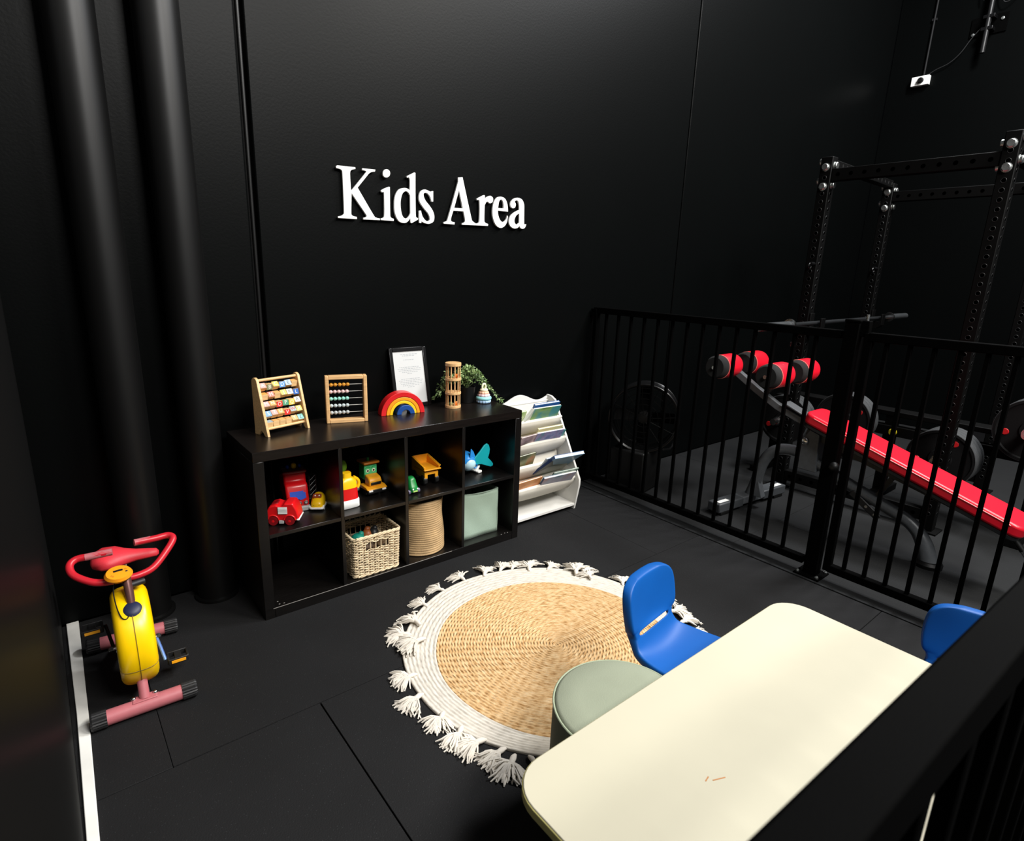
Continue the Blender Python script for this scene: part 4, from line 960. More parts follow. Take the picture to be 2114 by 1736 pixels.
def book(label, tier, xc, w_, h, th, leanf, yaw, cover, spine=None, dy=0.0, roll=0.0, dz=0.0, cat='book'):
    """w_ along the rack, h up the cover; leans forward over the rail by leanf degrees"""
    y, z = TIERS[tier]
    t = thing('picture_book', label, cat, (BX0+xc, -0.03+y+0.052+dy, z-0.080+dz), math.radians(yaw), 'picture books in the white rack')
    R = Matrix.Rotation(math.radians(leanf), 4, 'X') @ Matrix.Rotation(math.radians(roll), 4, 'Y')
    def pl(nm, c, d, m_, b=0.0):
        o = obj(nm, G().box(c, d), m_, t, bevel=b); o.matrix_local = R; return o
    pl('front_cover', (0, -th/2, h/2), (w_, 0.0022, h), cover, 0.0008)
    pl('back_cover', (0, th/2, h/2), (w_, 0.0022, h), spine or cover, 0.0008)
    pl('spine', (-w_/2+0.0012, 0, h/2), (0.0026, th, h), spine or cover, 0.0008)
    pl('pages', (0.001, 0, h/2-0.001), (w_-0.006, th-0.002, h-0.005), PAGES)
    return t
CB = lambda n, *c, **k: blotch('cover_'+n, c, **k)
NAVY = mat('spine_navy', '1c2c50', .4); CYAN = mat('cover_light_blue', '8fbbe0', .4); ROYAL = mat('spine_royal_blue', '245a9c', .4)
book('blue backed book behind the green one in the top pocket', 0, 0.405, 0.215, 0.215, 0.014, 26, 0, ROYAL, ROYAL, dy=0.022)
book('green and teal picture book at the right of the top pocket', 0, 0.400, 0.225, 0.192, 0.008, 27, -2, CB('meadow', '3c6b2f', '7fa65a', '4b8f93', '3f9aa6', scale=7), WHITEB)
book('pale grey spined book, second from the left in the top pocket', 0, 0.235, 0.125, 0.185, 0.016, 28, 18, mat('cover_pale_grey', 'c9cdc3', .45), mat('spine_pale_grey', 'd8dad2', .45), roll=22)
book('light green book at the left end of the top pocket', 0, 0.165, 0.150, 0.170, 0.010, 22, 4, CB('lime', '5f8f3f', 'a5bd7c', 'd2d8b4', scale=10))
book('lilac and teal round-pattern book in the second pocket', 1, 0.385, 0.220, 0.180, 0.009, 30, -2, CB('lilac', '50618f', '8d8fb5', '8a7aa0', '2e8f93', scale=11), WHITEB)
book('cream paged book behind the lilac one in the second pocket', 1, 0.400, 0.210, 0.195, 0.010, 26, 0, mat('cover_cream_yellow', 'd9cfa0', .5), None, dy=0.020)
book('thin brown and pink book at the left of the second pocket', 1, 0.190, 0.150, 0.180, 0.006, 32, 8, CB('brown_pink', '5a4340', '9b7c86', 'c6b1b0', scale=12))
book('teal book at the far right of the second pocket', 1, 0.485, 0.09, 0.168, 0.005, 32, -4, CB('teal', '2c7f86', '51a2a2', '2a5e4b', scale=13), dy=0.012)
book('dark olive animal picture book at the left of the third pocket', 2, 0.150, 0.20, 0.175, 0.008, 20, 6, CB('olive', '37402c', '6d6f4c', 'a4542f', scale=9))
book('thick light blue book sticking out at the right of the third pocket', 2, 0.440, 0.235, 0.215, 0.020, 54, -6, CYAN, ROYAL, dz=0.026, dy=-0.004)
book('black spined book leaning under the light blue one in the third pocket', 2, 0.330, 0.200, 0.190, 0.014, 46, 10, mat('cover_black_blue', '1d2433', .35), NAVY, roll=18)
book('white backed book beneath the others in the third pocket', 2, 0.400, 0.21, 0.165, 0.006, 38, -2, mat('cover_cool_white', 'c5d2dd', .45), dy=-.008)
book('grey blue board book at the right of the bottom pocket', 3, 0.385, 0.265, 0.175, 0.013, 34, -3, CB('misty', '6f8798', 'a9aebb', 'a59fb0', 'b7897c', scale=8), mat('spine_slate_blue', '3f6488', .4))
book('dark green thin book behind the grey blue one in the bottom pocket', 3, 0.435, 0.200, 0.205, 0.006, 36, -5, CB('fern', '22352c', '5f8279', '9fb3a8', scale=12), dy=0.016)
book('orange picture book at the left of the bottom pocket', 3, 0.150, 0.205, 0.165, 0.008, 26, 4, CB('orange', 'c98043', 'd9965a', 'b5663a', scale=6))

# ================================================================== CHILD'S EXERCISE BIKE (nose towards -y)
PINK = mat('bike_dusty_red_tube', 'b5666c', 0.5, var=0.06, scale=30); BRED = mat('bike_red_tube', 'c01f2c', 0.35, var=0.05); SEATR = mat('bike_red_seat', 'd8303c', 0.5, var=0.04, bump=0.1, bscale=300)
BYEL = mat('bike_yellow_shell', 'fbcc02', 0.3, var=0.04, scale=5); BORG = mat('bike_orange_console', 'ee971a', 0.35)
t = thing('exercise_bike', 'yellow and red child size exercise bike by the glossy left wall', 'exercise bike', (-0.478, -0.53, 0), math.radians(-2.5))
shell = G(); NW = 24; NP = 14; hw = 0.057
cyb, czb, rb = -0.08, 0.215, 0.165
secs = []
for j in range(NP):                                            # rounded rim profile across the width
    a = PI*j/(NP-1); secs.append((-hw*math.copysign(abs(math.cos(a))**0.65, math.cos(a)), rb-0.045+0.045*abs(math.sin(a))**0.65))
for x, r in secs:
    for k in range(40):
        a = 2*PI*k/40; st = 1.0+0.10*max(0, math.sin(a))
        shell.v.append((x, cyb+r*math.cos(a), czb+r*st*math.sin(a)))
for j in range(NP-1):
    for k in range(40): shell.f.append((j*40+k, j*40+(k+1) % 40, (j+1)*40+(k+1) % 40, (j+1)*40+k))
shell.f.append(tuple(range(39, -1, -1))); shell.f.append(tuple((NP-1)*40+k for k in range(40)))
obj('flywheel_cover', shell, BYEL, t, angle=60)
sm = G(); sm.tube([(0.0, cyb+(rb+.0008)*math.cos(a), czb+(rb+.0008)*(1.0+0.10*max(0, math.sin(a)))*math.sin(a)) for a in [2*PI*k/60 for k in range(60)]], 0.0011, 6, closed=True)
ring = []
for j in range(NP):
    x, r = secs[j]; a = math.radians(196); ring.append((x, cyb+(r+.0008)*math.cos(a), czb+(r+.0008)*math.sin(a)-0.018*(0)))
sm.tube(ring, 0.0011, 6)
obj('shell_seam', sm, mat('bike_seam', '7a6408', 0.6), t)
obj('seam_screw', G().ball((-0.057, -0.13, 0.20), (0.003, 0.004, 0.004), 10, 6), ZINC, t)
CAPB = mat('bike_black_cap', '151516', 0.55)
def foot(y, nm, rzf):
    f = obj(nm, G().cyl((-0.118, 0, 0.030), (0.118, 0, 0.030), 0.0255, n=24), PINK, t); f.location = (0, y, 0); f.rotation_euler = (0, 0, rzf)
    for s in (-1, 1):
        cg = G(); k = 40
        prof = []
        n0 = len(cg.v)
        for xx, rr in ((0.110, 1), (0.150, 1), (0.156, .9)):
            for j in range(k):
                a = 2*PI*j/k; r_ = (0.0288+0.0011*(1 if j % 2 else -1))*rr; cg.v.append((s*xx, r_*math.cos(a), 0.030+r_*math.sin(a)))
        for i in range(2):
            for j in range(k): cg.f.append((i*k+j, i*k+(j+1) % k, (i+1)*k+(j+1) % k, (i+1)*k+j))
        cg.f.append(tuple(range(k))); cg.f.append(tuple(2*k+j for j in range(k)))
        obj('end_cap', cg, CAPB, f, angle=20)
    for s in (-1, 1):
        obj('dome_nut', G().lathe([(0.008, 0), (0.008, 0.006), (0.0065, 0.010), (0.0, 0.014)], 8, (s*0.032, 0.012, 0.052)), CHROME, f)
    obj('saddle_plate', G().prism([(-0.045, 0.044), (0.045, 0.044), (0.035, 0.0575), (-0.035, 0.0575)], -0.012, 0.022, 'xz'), PINK, f, bevel=0.002)
    return f
foot(-0.233, 'front_foot', 0.0); foot(0.235, 'rear_foot', math.radians(-4))
obj('front_post', G().tube([(0, -0.226, 0.052), (0, -0.195, 0.11), (0, -0.15, 0.18)], 0.016, 14), PINK, t)
obj('main_tube', G().tube([(0, -0.05, 0.12), (0, 0.10, 0.10), (0, 0.228, 0.052)], 0.019, 14), BRED, t)
obj('seat_post', G().tube([(0, 0.11, 0.11), (0, 0.165, 0.40)], 0.016, 14), CHROME, t)
obj('seat_tube', G().tube([(0, 0.11, 0.10), (0, 0.145, 0.28)], 0.020, 14), BRED, t)
# saddle turned sideways, nose to +x
g = G(); stn = [(-0.098, .022, .012), (-0.090, .052, .034), (-0.062, .076, .050), (-0.022, .074, .050), (0.008, .050, .040), (0.045, .031, .031), (0.085, .024, .026), (0.112, .020, .021), (0.120, .008, .010)]
for x, hw_, h in stn:
    for j in range(16):
        a = 2*PI*j/16; g.v.append((x, hw_*math.cos(a), (h if math.sin(a) > 0 else h*.55)*math.sin(a)*0.85))
for i in range(len(stn)-1):
    for j in range(16): g.f.append((i*16+j, i*16+(j+1) % 16, (i+1)*16+(j+1) % 16, (i+1)*16+j))
g.f.append(tuple(range(16))); g.f.append(tuple((len(stn)-1)*16+j for j in range(15, -1, -1)))
o = obj('saddle', g, SEATR, t, angle=70); o.location = (0.0, 0.165, 0.408); o.rotation_euler = (0, math.radians(3), math.radians(-4))
obj('steering_stem', G().tube([(0.003, -0.155, 0.345), (0.002, -0.125, 0.41), (0.0, -0.097, 0.458)], 0.0135, 14), mat('bike_bronze_stem', '6d4a45', 0.3, metal=0.5), t)
obj('stem_collar', G().lathe([(0.030, 0), (0.032, 0.006), (0.026, 0.012), (0.016, 0.018)], 28, (0.003, -0.160, 0.356), (0, -.55, .85)), mat('bike_navy_collar', '17203f', 0.5), t)
obj('height_knob', G().cyl((0.010, -0.110, 0.425), (0.050, -0.100, 0.425), 0.011), CAPB, t)
hb = smoothpath([(-0.028, -0.005, 0.515), (-0.085, 0.0, 0.513), (-0.130, 0.006, 0.510), (-0.150, -0.012, 0.498), (-0.140, -0.045, 0.475), (-0.09, -0.082, 0.452), (-0.04, -0.092, 0.446), (0.0, -0.094, 0.446), (0.04, -0.092, 0.446), (0.085, -0.075, 0.455), (0.135, -0.028, 0.488), (0.160, 0.006, 0.512), (0.146, 0.026, 0.520), (0.105, 0.022, 0.520), (0.040, 0.012, 0.524)], 6)
hbo = obj('handlebar', G().tube(hb, 0.0118, 14), BRED, t, angle=60)
for a, b in (((-0.0275, -0.0045, 0.515), (-0.105, 0.002, 0.512)), ((0.0395, 0.0125, 0.524), (0.09, 0.021, 0.5205))):
    obj('bare_tube_end', G().cyl(a, b, 0.0123, n=16), PINK, hbo)
co = obj('console', G().lathe([(0.0, -0.012), (0.030, -0.012), (0.040, -0.004), (0.0415, 0.002), (0.036, 0.012), (0.0, 0.0135)], 40), BORG, t)
co.location = (-0.020, -0.108, 0.472); co.rotation_euler = (math.radians(24), 0, math.radians(8)); co.scale = (1, .82, 1)
obj('display', G().box((0.0, 0.008, 0.0132), (0.027, 0.009, 0.002)), TBLK, co)
obj('button', G().ball((0.022, -0.004, 0.0125), (0.0045, 0.004, 0.0012), 10, 6), TBLK, co)
pm = G()
for x, y, L, a in ((-0.022, -0.009, .006, .3), (-0.020, -0.013, .007, .3), (-0.018, -0.017, .005, .3), (0.020, 0.010, .008, .2), (0.022, 0.006, .007, .2)): pm.box((x, y, 0.0128), (L, 0.0015, 0.0006), rotz(a))
obj('printed_icons', pm, mat('console_print', '9a5a10', .5), co)
obj('sensor_cable', G().tube(smoothpath([(-0.022, -0.10, 0.462), (-0.040, -0.115, 0.43), (-0.040, -0.15, 0.385), (-0.030, -0.185, 0.352), (-0.015, -0.190, 0.346), (-0.006, -0.175, 0.362)], 5), 0.002, 6), BLACKP, t)
obj('crank_axle', G().cyl((-0.075, 0.005, 0.133), (0.075, 0.005, 0.133), 0.008), CHROME, t)
for s, py, pz, cm in ((-1, 0.08, 0.195, BLACKP), (1, -0.07, 0.071, mat('crank_blue_steel', '6d8fd6', 0.3, metal=0.5))):
    obj('crank', G().tube([(s*0.066, 0.005, 0.133), (s*0.074, (py+0.005)/2, (pz+0.133)/2+0.004), (s*0.082, py, pz)], 0.0058, 8), cm, t)
    obj('crank_nut', G().lathe([(0.010, 0), (0.010, 0.008), (0.006, 0.014), (0, 0.015)], 8, (s*0.068, 0.005, 0.133), (s, 0, 0)), CHROME, t)
    pd = thing('pedal', '', '', (s*0.122, py, pz)); pd.parent = t
    for k in ('label', 'category'): del pd[k]
    obj('pedal_body', G().box((0, 0, 0), (0.022, 0.052, 0.016)).box((0, -0.026, 0), (0.066, 0.007, 0.022)).box((0, 0.026, 0), (0.066, 0.007, 0.022)).box((s*0.031, 0, 0), (0.007, 0.05, 0.022)).box((-s*0.031, 0, 0), (0.007, 0.05, 0.02)), CAPB, pd, bevel=0.002)
    obj('reflector', G().box((0, -0.0305, 0), (0.046, 0.003, 0.010)), mat('amber_reflector', 'f0a520', 0.25), pd)

# ================================================================== GYM SIDE
# ---- decline bench, long axis along y
XC = 3.06
t = thing('decline_bench', 'red padded decline sit-up bench with foam rollers beyond the fence', 'exercise bench', (XC, -1.3, 0))
def L3(y, z, x=0): return (x, y+1.3, z)
sl = math.atan2(0.309, 0.96)
pad = obj('back_pad', G().prism(rrect(-0.125, 0.125, -0.585, 0.585, 0.06, 6), -0.032, 0.034, 'xy'), REDV, t, bevel=0.016, seg=4)
pad.location = L3(-1.862, 0.532); pad.rotation_euler = (sl, 0, 0)
pb = obj('pad_board', G().prism(rrect(-0.118, 0.118, -0.575, 0.575, 0.05, 6), -0.052, -0.031, 'xy'), BENCHB, t, bevel=0.003)
pb.location = pad.location; pb.rotation_euler = pad.rotation_euler
obj('piping', G().tube([(-0.1255, y, 0.020) for y in (-0.52, 0.52)], 0.003, 6).tube([(0.1255, y, 0.020) for y in (-0.52, 0.52)], 0.003, 6), mat('pad_seam_red', 'f05a5a', .35), pad)
arch_pts = smoothpath([L3(-0.985, 0.07), L3(-1.01, 0.16), L3(-1.045, 0.32), L3(-1.105, 0.415), L3(-1.20, 0.45), L3(-1.32, 0.435), L3(-1.58, 0.335), L3(-1.80, 0.262), L3(-1.93, 0.21), L3(-2.005, 0.13), L3(-2.05, 0.022)], 6)
obj('spine_tube', G().tube(arch_pts, [0.036]*len(arch_pts[:-10])+[0.036+0.0016*i for i in range(10)], 20), BENCHG, t, angle=60)
obj('front_foot_cup', G().lathe([(0.068, 0), (0.070, 0.02), (0.060, 0.035), (0.054, 0.036)], 32, L3(-2.05, 0)), BLACKP, t)
bar = obj('rear_foot_bar', G().box((0, 0, 0.055), (0.24, 0.085, 0.055)), BENCHG, t, bevel=0.008); bar.location = L3(-0.975, 0); bar.rotation_euler = (0, 0, math.radians(-5))
for s in (-1, 1):
    e = obj('foot_sleeve', G().box((s*0.245, 0, 0.052), (0.26, 0.094, 0.064)), mat('dark_grey_sleeve', '3d4043', 0.45), bar, bevel=0.008)
    obj('sticker', G().box((s*0.30, -0.012, 0.0845), (0.10, 0.030, 0.001)), TWHITE, e)
    obj('rubber_foot', G().box((s*0.30, 0, 0.011), (0.10, 0.09, 0.022)), BLACKP, e, bevel=0.004)
obj('gusset', G().prism([(0.22, 0.08), (0.32, 0.08), (0.30, 0.17), (0.275, 0.24)], -0.028, 0.028, 'yz'), BENCHG, t, bevel=0.003)
obj('bracket_plate', G().prism([(0.02, 0.36), (-0.10, 0.36), (-0.09, 0.60), (-0.03, 0.62), (0.03, 0.52)], -0.045, 0.045, 'yz'), BENCHG, t, bevel=0.004)
bo = obj('pivot_bolt', G().lathe([(0.020, 0), (0.022, 0.004), (0.022, 0.010), (0.014, 0.014), (0, 0.014)], 24, (-0.045, -0.01, 0.545), (-1, 0, 0)), CHROME, t)
obj('under_beam', G().tube([L3(-1.30, 0.60), L3(-2.36, 0.315)], 0.03, 4), BENCHB, t)
arm = obj('roller_arm', G().tube([L3(-0.755, 0.905), L3(-0.93, 0.80), L3(-1.09, 0.715), L3(-1.26, 0.655), L3(-1.40, 0.60)], [0.030]*5, 4), BENCHG, t, bevel=0.003, angle=30)
obj('arm_cover', G().box((0, 0, 0), (0.09, 0.20, 0.012), rotx(math.radians(22))), mat('ribbed_grey_cover', '4a4d50', 0.5), t, bevel=0.004).location = (0.0, 0.07, 0.715)
for y, z, y2 in ((-0.775, 0.945, -0.79), (-1.125, 0.938, -1.02)):
    obj('roller_axle', G().cyl((-0.30, y+1.3, z), (0.30, y+1.3, z), 0.012), CHROME, t)
    if y < -1: obj('roller_link', G().tube([(0, y+1.3, z), (0.0, -0.99+1.3, 0.78)], 0.02, 4), BENCHB, t)
    for s in (-1, 1):
        x0, x1 = (-0.285, -0.055) if s < 0 else (0.055, 0.285)
        rl = obj('foam_roller', G().lathe([(0.012, 0), (0.064, 0.0), (0.074, 0.012), (0.076, 0.05), (0.076, 0.055)], 32, (x0, y+1.3, z), (1, 0, 0)), FOAM, t)
        Lr = x1-x0
        obj('red_cover', G().lathe([(0.0765, 0.052), (0.078, 0.058), (0.079, Lr-0.04), (0.074, Lr-0.012), (0.060, Lr), (0.012, Lr)], 32, (x0, y+1.3, z), (1, 0, 0)), REDV, rl, angle=60)
        obj('stitch_ring', G().torus((x0+0.054, y+1.3, z), 0.0775, 0.0016, 'x', 40, 6), mat('pale_red_thread', 'f09a8a', .5), rl)
obj('adjust_rod', G().cyl(L3(-1.13, 0.80, 0.02), L3(-1.115, 1.105, 0.02), 0.011), BENCHB, t)
obj('rod_cap', G().lathe([(0.018, 0), (0.018, 0.026), (0, 0.028)], 16, L3(-1.115, 1.105, 0.02)), CHROME, t)
obj('tail_handle', G().cyl(L3(-2.335, 0.33), L3(-2.42, 0.235), 0.014), BLACKP, t)
obj('tail_handle_cap', G().cyl(L3(-2.415, 0.241), L3(-2.435, 0.219), 0.0145), CHROME, t)
ad = obj('adjust_ladder', G().box((0, 0, 0), (0.012, 0.20, 0.04), rotx(math.radians(34))), BENCHB, t, bevel=0.004); ad.location = (-0.04, -0.40, 0.25)
for k in range(3): obj('notch', G().cyl((-0.008, -0.06+0.05*k, -0.04+0.034*k), (0.008, -0.06+0.05*k, -0.04+0.034*k), 0.008, n=10), ZINC, ad)
obj('pad_strut', G().tube([L3(-1.74, 0.30), L3(-1.80, 0.44)], 0.018, 4), BENCHB, t)
obj('warning_sticker', G().box((0, 0, 0), (0.001, 0.02, 0.012)), mat('orange_sticker', 'c8721e', .5), t).location = (-0.022, -0.46, 0.355)

# ---- black drum fan in the corner
t = thing('drum_fan', 'gloss black round drum fan on a boxy stand behind the left of the fence', 'fan', (2.66, -0.33, 0), math.radians(12))
ax = (-0.92, -0.39, 0.05)
obj('stand_box', G().box((0.0, 0.03, 0.16), (0.29, 0.27, 0.30)), BLACKP, t, bevel=0.012)
obj('wheel', G().lathe([(0, -0.02), (0.05, -0.02), (0.055, 0.0), (0.05, 0.02), (0, 0.02)], 24, (0.15, 0.0, 0.055), (1, 0, 0)), PLATER, t)
dr = obj('drum', G().lathe([(0.232, -0.10), (0.236, -0.10), (0.242, -0.09), (0.238, 0.0), (0.240, 0.09), (0.232, 0.105), (0.225, 0.10), (0.225, -0.10), (0.232, -0.10)], 56, (0.02, 0, 0.535), ax, cap=False), GLOSSBLK, t)
for s in (-0.098, 0.10):
    obj('rim', G().tube([tuple(Vector((0.02, 0, 0.535))+Vector(ax).normalized()*s+(Vector((0, 0, 1)).rotation_difference(Vector(ax)).to_matrix() @ Vector((0.238*math.cos(a), 0.238*math.sin(a), 0)))) for a in [2*PI*k/56 for k in range(56)]], 0.007, 8, closed=True), GLOSSBLK, dr)
gr = G(); Rm = Vector((0, 0, 1)).rotation_difference(Vector(ax)).to_matrix()
for rr in (0.06, 0.10, 0.14, 0.18, 0.215):
    gr.tube([tuple(Vector((0.02, 0, 0.535))+Vector(ax).normalized()*0.10+Rm @ Vector((rr*math.cos(a), rr*math.sin(a), 0))) for a in [2*PI*k/40 for k in range(40)]], 0.0025, 5, closed=True)
for k in range(12):
    a = 2*PI*k/12; gr.tube([tuple(Vector((0.02, 0, 0.535))+Vector(ax).normalized()*0.10+Rm @ Vector((r*math.cos(a), r*math.sin(a), 0))) for r in (0.03, 0.228)], 0.0025, 5)
obj('grille', gr, RACKSTEEL, t)
for k in range(4):
    a = 2*PI*k/4+.4
    b_ = obj('blade', G().box((0.12, 0, 0), (0.18, 0.09, 0.004), rotx(.5)), RACKSTEEL, t); b_.matrix_local = Matrix.Translation((0.02, 0, 0.535)) @ (Rm.to_4x4()) @ Matrix.Rotation(a, 4, 'Z')
obj('hub', G().lathe([(0.045, -0.05), (0.045, 0.05), (0.0, 0.06)], 24, (0.02, 0, 0.535), ax), BLACKP, t)
obj('tilt_lever', G().tube(smoothpath([(-0.03, -0.19, 0.34), (0.06, -0.20, 0.33), (0.14, -0.19, 0.36)], 4), 0.008, 8), CHROME if False else GLOSSBLK, t)

# ---- power rack
t = thing('power_rack', 'tall black perforated steel power rack with shiny bolts at the right', 'power rack', (3.615, -0.92, 0))
UP = [(0, 0, 2.30), (1.20, 0.04, 2.27), (0, -0.96, 2.32), (1.20, -0.96, 2.30)]
UW = 0.076
hole = G().lathe([(0.0115, -0.0009), (0.0125, 0.0), (0.0135, 0.0008), (0.0145, 0.0)], 10)
HOLEM = mat('rack_hole', '020202', 0.9); HRIM = mat('rack_hole_edge', '161718', 0.5, metal=0.3)
for i, (x, y, h) in enumerate(UP):
    u = obj('upright', G().box((x, y, h/2), (UW, UW, h)), RACKSTEEL, t, bevel=0.005)
    hg, hr_ = G(), G(); z = 0.12
    while z < h-0.04:
        for dx, dy, axx in ((-1, 0, (-1, 0, 0)), (0, -1, (0, -1, 0))):
            p = (x+dx*(UW/2), y+dy*(UW/2), z)
            hg.lathe([(0.0, 0.0006), (0.0115, 0.0006)], 12, p, axx)
            hr_.lathe([(0.0112, 0.0007), (0.0128, 0.0012), (0.014, 0.0)], 12, p, axx, cap=False)
        z += 0.05
    stuff(obj('bolt_holes', hg, HOLEM, u)); stuff(obj('hole_rims', hr_, HRIM, u))
    obj('floor_foot', G().box((x, y, 0.005), (0.14, 0.14, 0.01)), RACKSTEEL, u)
def beam(a, b, z, nm, w_=0.076, hx=0.062):
    A, B = Vector(a), Vector(b); d = B-A; ang = math.atan2(d.y, d.x)
    o = obj(nm, G().box((0, 0, 0), (d.length-UW, hx, w_), rotz(ang)), RACKSTEEL, t, bevel=0.004); o.location = ((A.x+B.x)/2, (A.y+B.y)/2, z)
    hg = G(); n_ = int(d.length/0.075)
    nrm = Vector((d.y, -d.x, 0)).normalized()
    if nrm.x+nrm.y > 0: nrm = -nrm
    for k in range(1, n_):
        p = (A+d*k/n_)-(A+B)/2+nrm*(hx/2); hg.lathe([(0.0, 0.0006), (0.0125, 0.0006)], 10, (p.x, p.y, 0), tuple(nrm))
    stuff(obj('bolt_holes', hg, HOLEM, o))
beam((0, 0, 0), (0, -0.96, 0), 2.185, 'side_beam'); beam((1.20, 0.04, 0), (1.20, -0.96, 0), 2.17, 'side_beam')
beam((0, 0, 0), (1.20, 0.04, 0), 2.262, 'front_beam', 0.05); beam((0, -0.96, 0), (1.20, -0.96, 0), 2.22, 'front_beam', 0.07)
for a, b in (((0, 0, 0), (0, -0.96, 0)), ((1.20, 0.04, 0), (1.20, -0.96, 0))): beam(a, b, 0.10, 'floor_beam')
blt = None
def bolt(p, axx):
    global blt
    o = obj('bolt', G().lathe([(0.026, 0), (0.026, 0.003), (0.021, 0.004), (0.022, 0.016), (0.018, 0.020), (0, 0.020)], 6 if False else 18, (0, 0, 0), axx), ZINC, t); o.location = p
for (x, y, h) in UP:
    for dz in (0.055, 0.175):
        bolt((x-UW/2, y, h-dz-0.01), (-1, 0, 0))
        bolt((x, y-UW/2 if y > -0.5 else y+UW/2, h-dz+0.0), (0, -1 if y > -0.5 else 1, 0))
        bolt((x, y+UW/2 if y > -.5 else y-UW/2, h-dz+0.03), (0, 1 if y > -.5 else -1, 0))
for x, y in ((0, 0), (1.20, 0.04)):
    hk = obj('bar_hook', G().prism([(-0.038, -0.05), (-0.038, 0.10), (-0.052, 0.10), (-0.052, 0.01), (-0.115, 0.01), (-0.115, 0.07), (-0.130, 0.07), (-0.130, -0.02), (-0.09, -0.05)], -0.03, 0.03, 'yz'), RACKSTEEL, t, bevel=0.003)
    hk.location = (x, y, 1.19)
for z in (1.62, 1.60): pass
obj('label_plate', G().box((1.20, -0.003, 1.66), (0.05, 0.003, 0.03)), ZINC, t) if False else None
for x, y, z in ((-0.042, 0.0, 1.62), (1.155, 0.04, 1.62)):
    obj('safety_pin', G().cyl((x+0.01, y-0.02, z), (x-0.045, y-0.02, z), 0.012, n=14).torus((x-0.05, y-0.02, z-0.015), 0.018, 0.004, 'y', 20, 6), GLOSSBLK, t)
# ---- barbell
t = thing('barbell', 'dark grey barbell resting across the hooks of the power rack', 'barbell', (3.615, -1.005, 1.226), math.radians(1.9))
obj('shaft', G().cyl((-0.55, 0, 0), (1.62, 0, 0), 0.014, n=16), mat('barbell_steel', '3a3c3e', 0.35, metal=0.7), t)
for s, x in ((-1, -0.42), (1, 1.48)):
    sl_ = obj('sleeve', G().cyl((x, 0, 0), (x+s*0.42, 0, 0), 0.025, n=20), mat('barbell_sleeve', '55585a', 0.3, metal=0.6), t)
    obj('sleeve_collar', G().lathe([(0.026, -0.012), (0.038, -0.012), (0.040, 0.0), (0.038, 0.012), (0.026, 0.012)], 24, (x, 0, 0), (1, 0, 0)), CHROME, sl_)

# ---- plate storage with weight plates
t = thing('plate_stand', 'low black steel plate stand behind the bench, pegs facing the fence', 'plate rack', (4.02, -1.3, 0))
obj('rear_beam', G().box((0, -0.15, 0.50), (0.07, 1.75, 0.07)), RACKSTEEL, t, bevel=0.004)
obj('upper_beam', G().box((0.05, -0.15, 0.62), (0.14, 1.55, 0.035)), RACKSTEEL, t, bevel=0.004)
for y in (0.66, -0.15, -0.98):
    obj('stand_leg', G().box((0.02, y, 0.31), (0.07, 0.07, 0.60)), RACKSTEEL, t, bevel=0.004)
    obj('stand_foot', G().box((0.0, y, 0.025), (0.55, 0.07, 0.05)), RACKSTEEL, t, bevel=0.004)
obj('yellow_knob', G().lathe([(0.0, 0.0), (0.024, 0.004), (0.026, 0.02), (0.02, 0.03)], 20, (-0.05, -0.19, 0.50), (-1, 0, 0)), mat('knob_yellow', 'b5a514', .5), t)
STACKS = [(0.52, 0.455, 3, 'leftmost'), (0.10, 0.545, 3, 'second left'), (-0.53, 0.43, 4, 'third left'), (-0.93, 0.70, 3, 'rightmost')]
for y, z, n_, w_ in STACKS:
    obj('peg', G().cyl((0.0, y, z), (-0.36, y, z), 0.0245, n=20), CHROME, t)
    obj('peg_collar', G().lathe([(0.025, 0), (0.034, 0), (0.034, 0.016), (0.025, 0.016)], 20, (-0.30, y, z), (1, 0, 0)), CHROME, t)
    obj('peg_mount', G().box((0.0, y, (z+0.5)/2), (0.05, 0.06, abs(z-0.5)+0.08)), RACKSTEEL, t)
pl_first = None
for si, (y, z, n_, w_) in enumerate(STACKS):
    for k in range(n_):
        x = 4.02-0.06-0.048*(k+0.5)
        order = ['innermost', 'second from beam', 'third from beam', 'outermost'][k] if k < n_-1 else 'outermost'
        lab = f'black weight plate with red insets, {order} on the {w_} peg'
        if pl_first is None:
            p = thing('weight_plate', lab, 'weight plate', (x, -1.3+y, z), 0.0, 'rubber weight plates on the stand')
            pl_first = p
            obj('plate_disc', G().lathe([(0.026, -0.020), (0.060, -0.022), (0.066, -0.012), (0.165, -0.012), (0.172, -0.021), (0.186, -0.020)], 56, (0, 0, 0), (1, 0, 0), cap=False).lathe([(0.186, 0.020), (0.17, 0.021), (0.026, 0.021)], 56, (0, 0, 0), (1, 0, 0), cap=False), PLATER, p)
            obj('tread_rim', G().lathe([(0.186, -0.021), (0.190, -0.019), (0.190, -0.008), (0.1865, -0.006), (0.190, -0.004), (0.190, 0.004), (0.1865, 0.006), (0.190, 0.008), (0.190, 0.019), (0.186, 0.021)], 56, (0, 0, 0), (1, 0, 0), cap=False), PLATEG, p)
            for a in (90, -42, 222):
                r_ = math.radians(a)
                q = obj('red_inset', G().lathe([(0.0, -0.0165), (0.017, -0.0165), (0.020, -0.012)], 4 if False else 20, (0, 0.128*math.cos(r_), 0.128*math.sin(r_)), (1, 0, 0)), REDP, p)
            obj('steel_hub', G().lathe([(0.026, -0.024), (0.036, -0.024), (0.037, -0.02)], 24, (0, 0, 0), (1, 0, 0)), ZINC, p)
        else:
            p = pl_first.copy(); p.name = 'weight_plate'; COL.objects.link(p); p.location = (x, -1.3+y, z); p['label'] = lab
            for ch in pl_first.children:
                c = ch.copy(); COL.objects.link(c); c.parent = p
        p.rotation_euler = (math.radians([0, 40, 8, 15][si]+7*k), 0, 0)
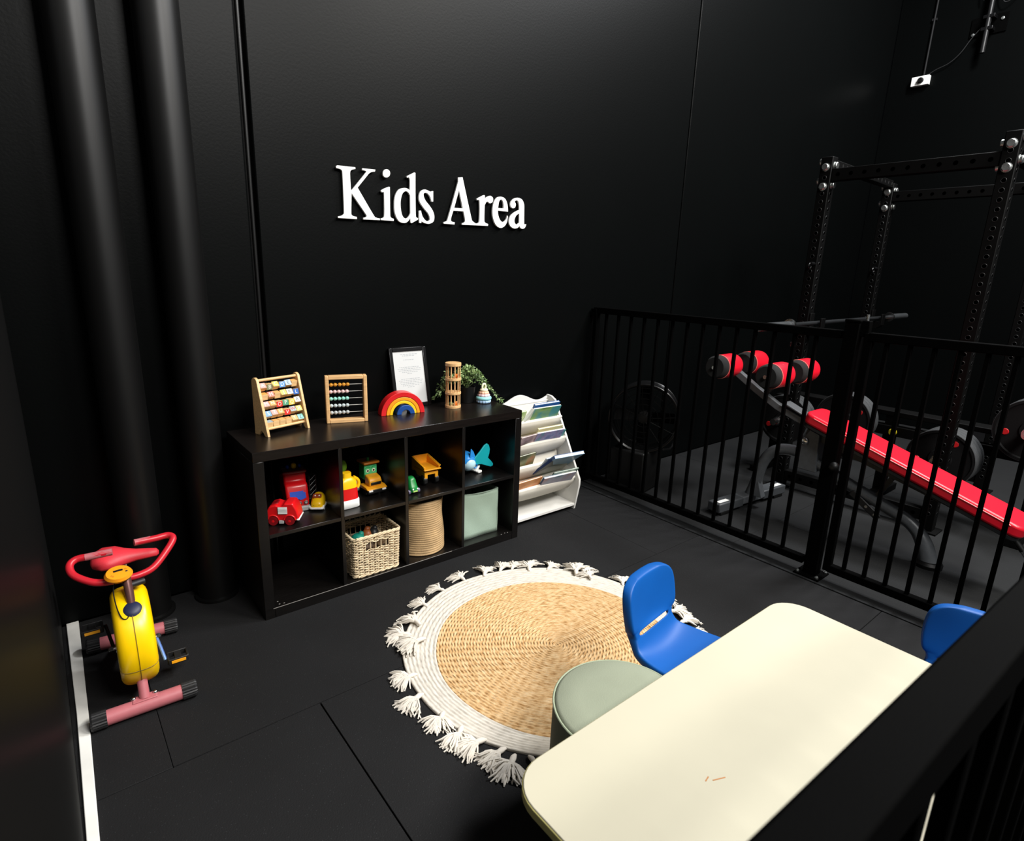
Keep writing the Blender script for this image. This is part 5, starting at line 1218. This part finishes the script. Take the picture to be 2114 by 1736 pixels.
# ---- plastic storage box by the right wall
t = thing('step_box', 'low black exercise box on the gym floor behind the weight plates', 'exercise box', (5.25, -1.62, 0), 0.1)
obj('box_body', G().box((0, 0, 0.15), (0.5, 0.34, 0.28)), BLACKP, t, bevel=0.01)
obj('box_lid', G().box((0, 0, 0.30), (0.53, 0.37, 0.03)), GLOSSBLK, t, bevel=0.006)
obj('grab_handle', G().tube(smoothpath([(-0.27, -0.10, 0.20), (-0.31, -0.08, 0.21), (-0.31, 0.08, 0.21), (-0.27, 0.10, 0.20)], 5), 0.009, 8), ZINC, t)

# ---- wall fittings on the right wall
t = thing('junction_box', 'small white wall box with a black gland high on the right wall', 'junction box', (6.70, -0.31, 3.49))
obj('box_body', G().box((-0.025, 0, 0), (0.05, 0.155, 0.085)), TWHITE, t, bevel=0.003)
obj('cable_gland', G().lathe([(0.026, 0), (0.026, 0.02), (0.018, 0.03), (0, 0.03)], 20, (-0.05, -0.008, 0.0), (-1, 0, 0)), BLACKP, t)
t = thing('conduit', 'thin grey conduit dropping down the right wall to the white box', 'conduit', (6.685, -0.325, 3.535))
obj('conduit_tube', G().tube([(0, 0, 0), (-0.004, -0.015, 2.4)], 0.009, 10), mat('dark_grey_conduit', '1b1b1c', 0.6, spec=0.2), t)
for z in (0.5, 1.4, 2.2): obj('saddle_clip', G().box((0.004, -0.004, z), (0.02, 0.04, 0.02)), mat('dark_grey_conduit', '1b1b1c', 0.6, spec=0.2), t)
t = thing('wall_cable', 'slack thin cable sagging from the white box to the wall pole', 'cable', (6.685, -0.36, 3.535))
obj('cable_run', G().tube(smoothpath([(-0.01, 0, 0), (-0.012, -0.07, 0.035), (-0.012, -0.17, 0.07), (-0.012, -0.25, 0.14), (-0.012, -0.32, 0.25), (-0.012, -0.42, 0.37)], 6), 0.0045, 6), mat('cable_grey', '262627', 0.6, spec=0.2), t)
t = thing('wall_pole', 'black pole clamped high on the right wall, cables looped around it', 'pole', (6.62, -0.80, 3.62))
obj('pole_tube', G().tube([(0, 0, 0), (0, 0.01, 2.3)], 0.021, 16), mat('satin_dark_pole', '151516', 0.4), t)
for z in (0.20, 0.30):
    obj('clamp', G().box((0.03, 0.0, z), (0.10, 0.09, 0.03)), GLOSSBLK, t, bevel=0.003)
for y, z in ((0.12, 0.19), (-0.09, 0.28)): obj('wall_bolt', G().lathe([(0.014, 0), (0.014, 0.012), (0, 0.016)], 8, (0.07, y, z), (-1, 0, 0)), ZINC, t)
obj('mounting_plate', G().box((0.073, 0.01, 0.25), (0.012, 0.28, 0.16)), BLACKSTEEL, t, bevel=0.003)
obj('looped_cable', G().tube(smoothpath([(0.03, -0.03, 0.65), (0.03, -0.05, 0.50), (0.03, -0.09, 0.40), (0.03, -0.17, 0.44), (0.03, -0.22, 0.54), (0.03, -0.22, 0.66), (0.03, -0.12, 0.72), (0.03, 0.02, 0.70), (0.03, 0.09, 0.60), (0.03, 0.08, 0.46)], 6), 0.0045, 6), mat('cable_grey', '262627', 0.6, spec=0.2), t)
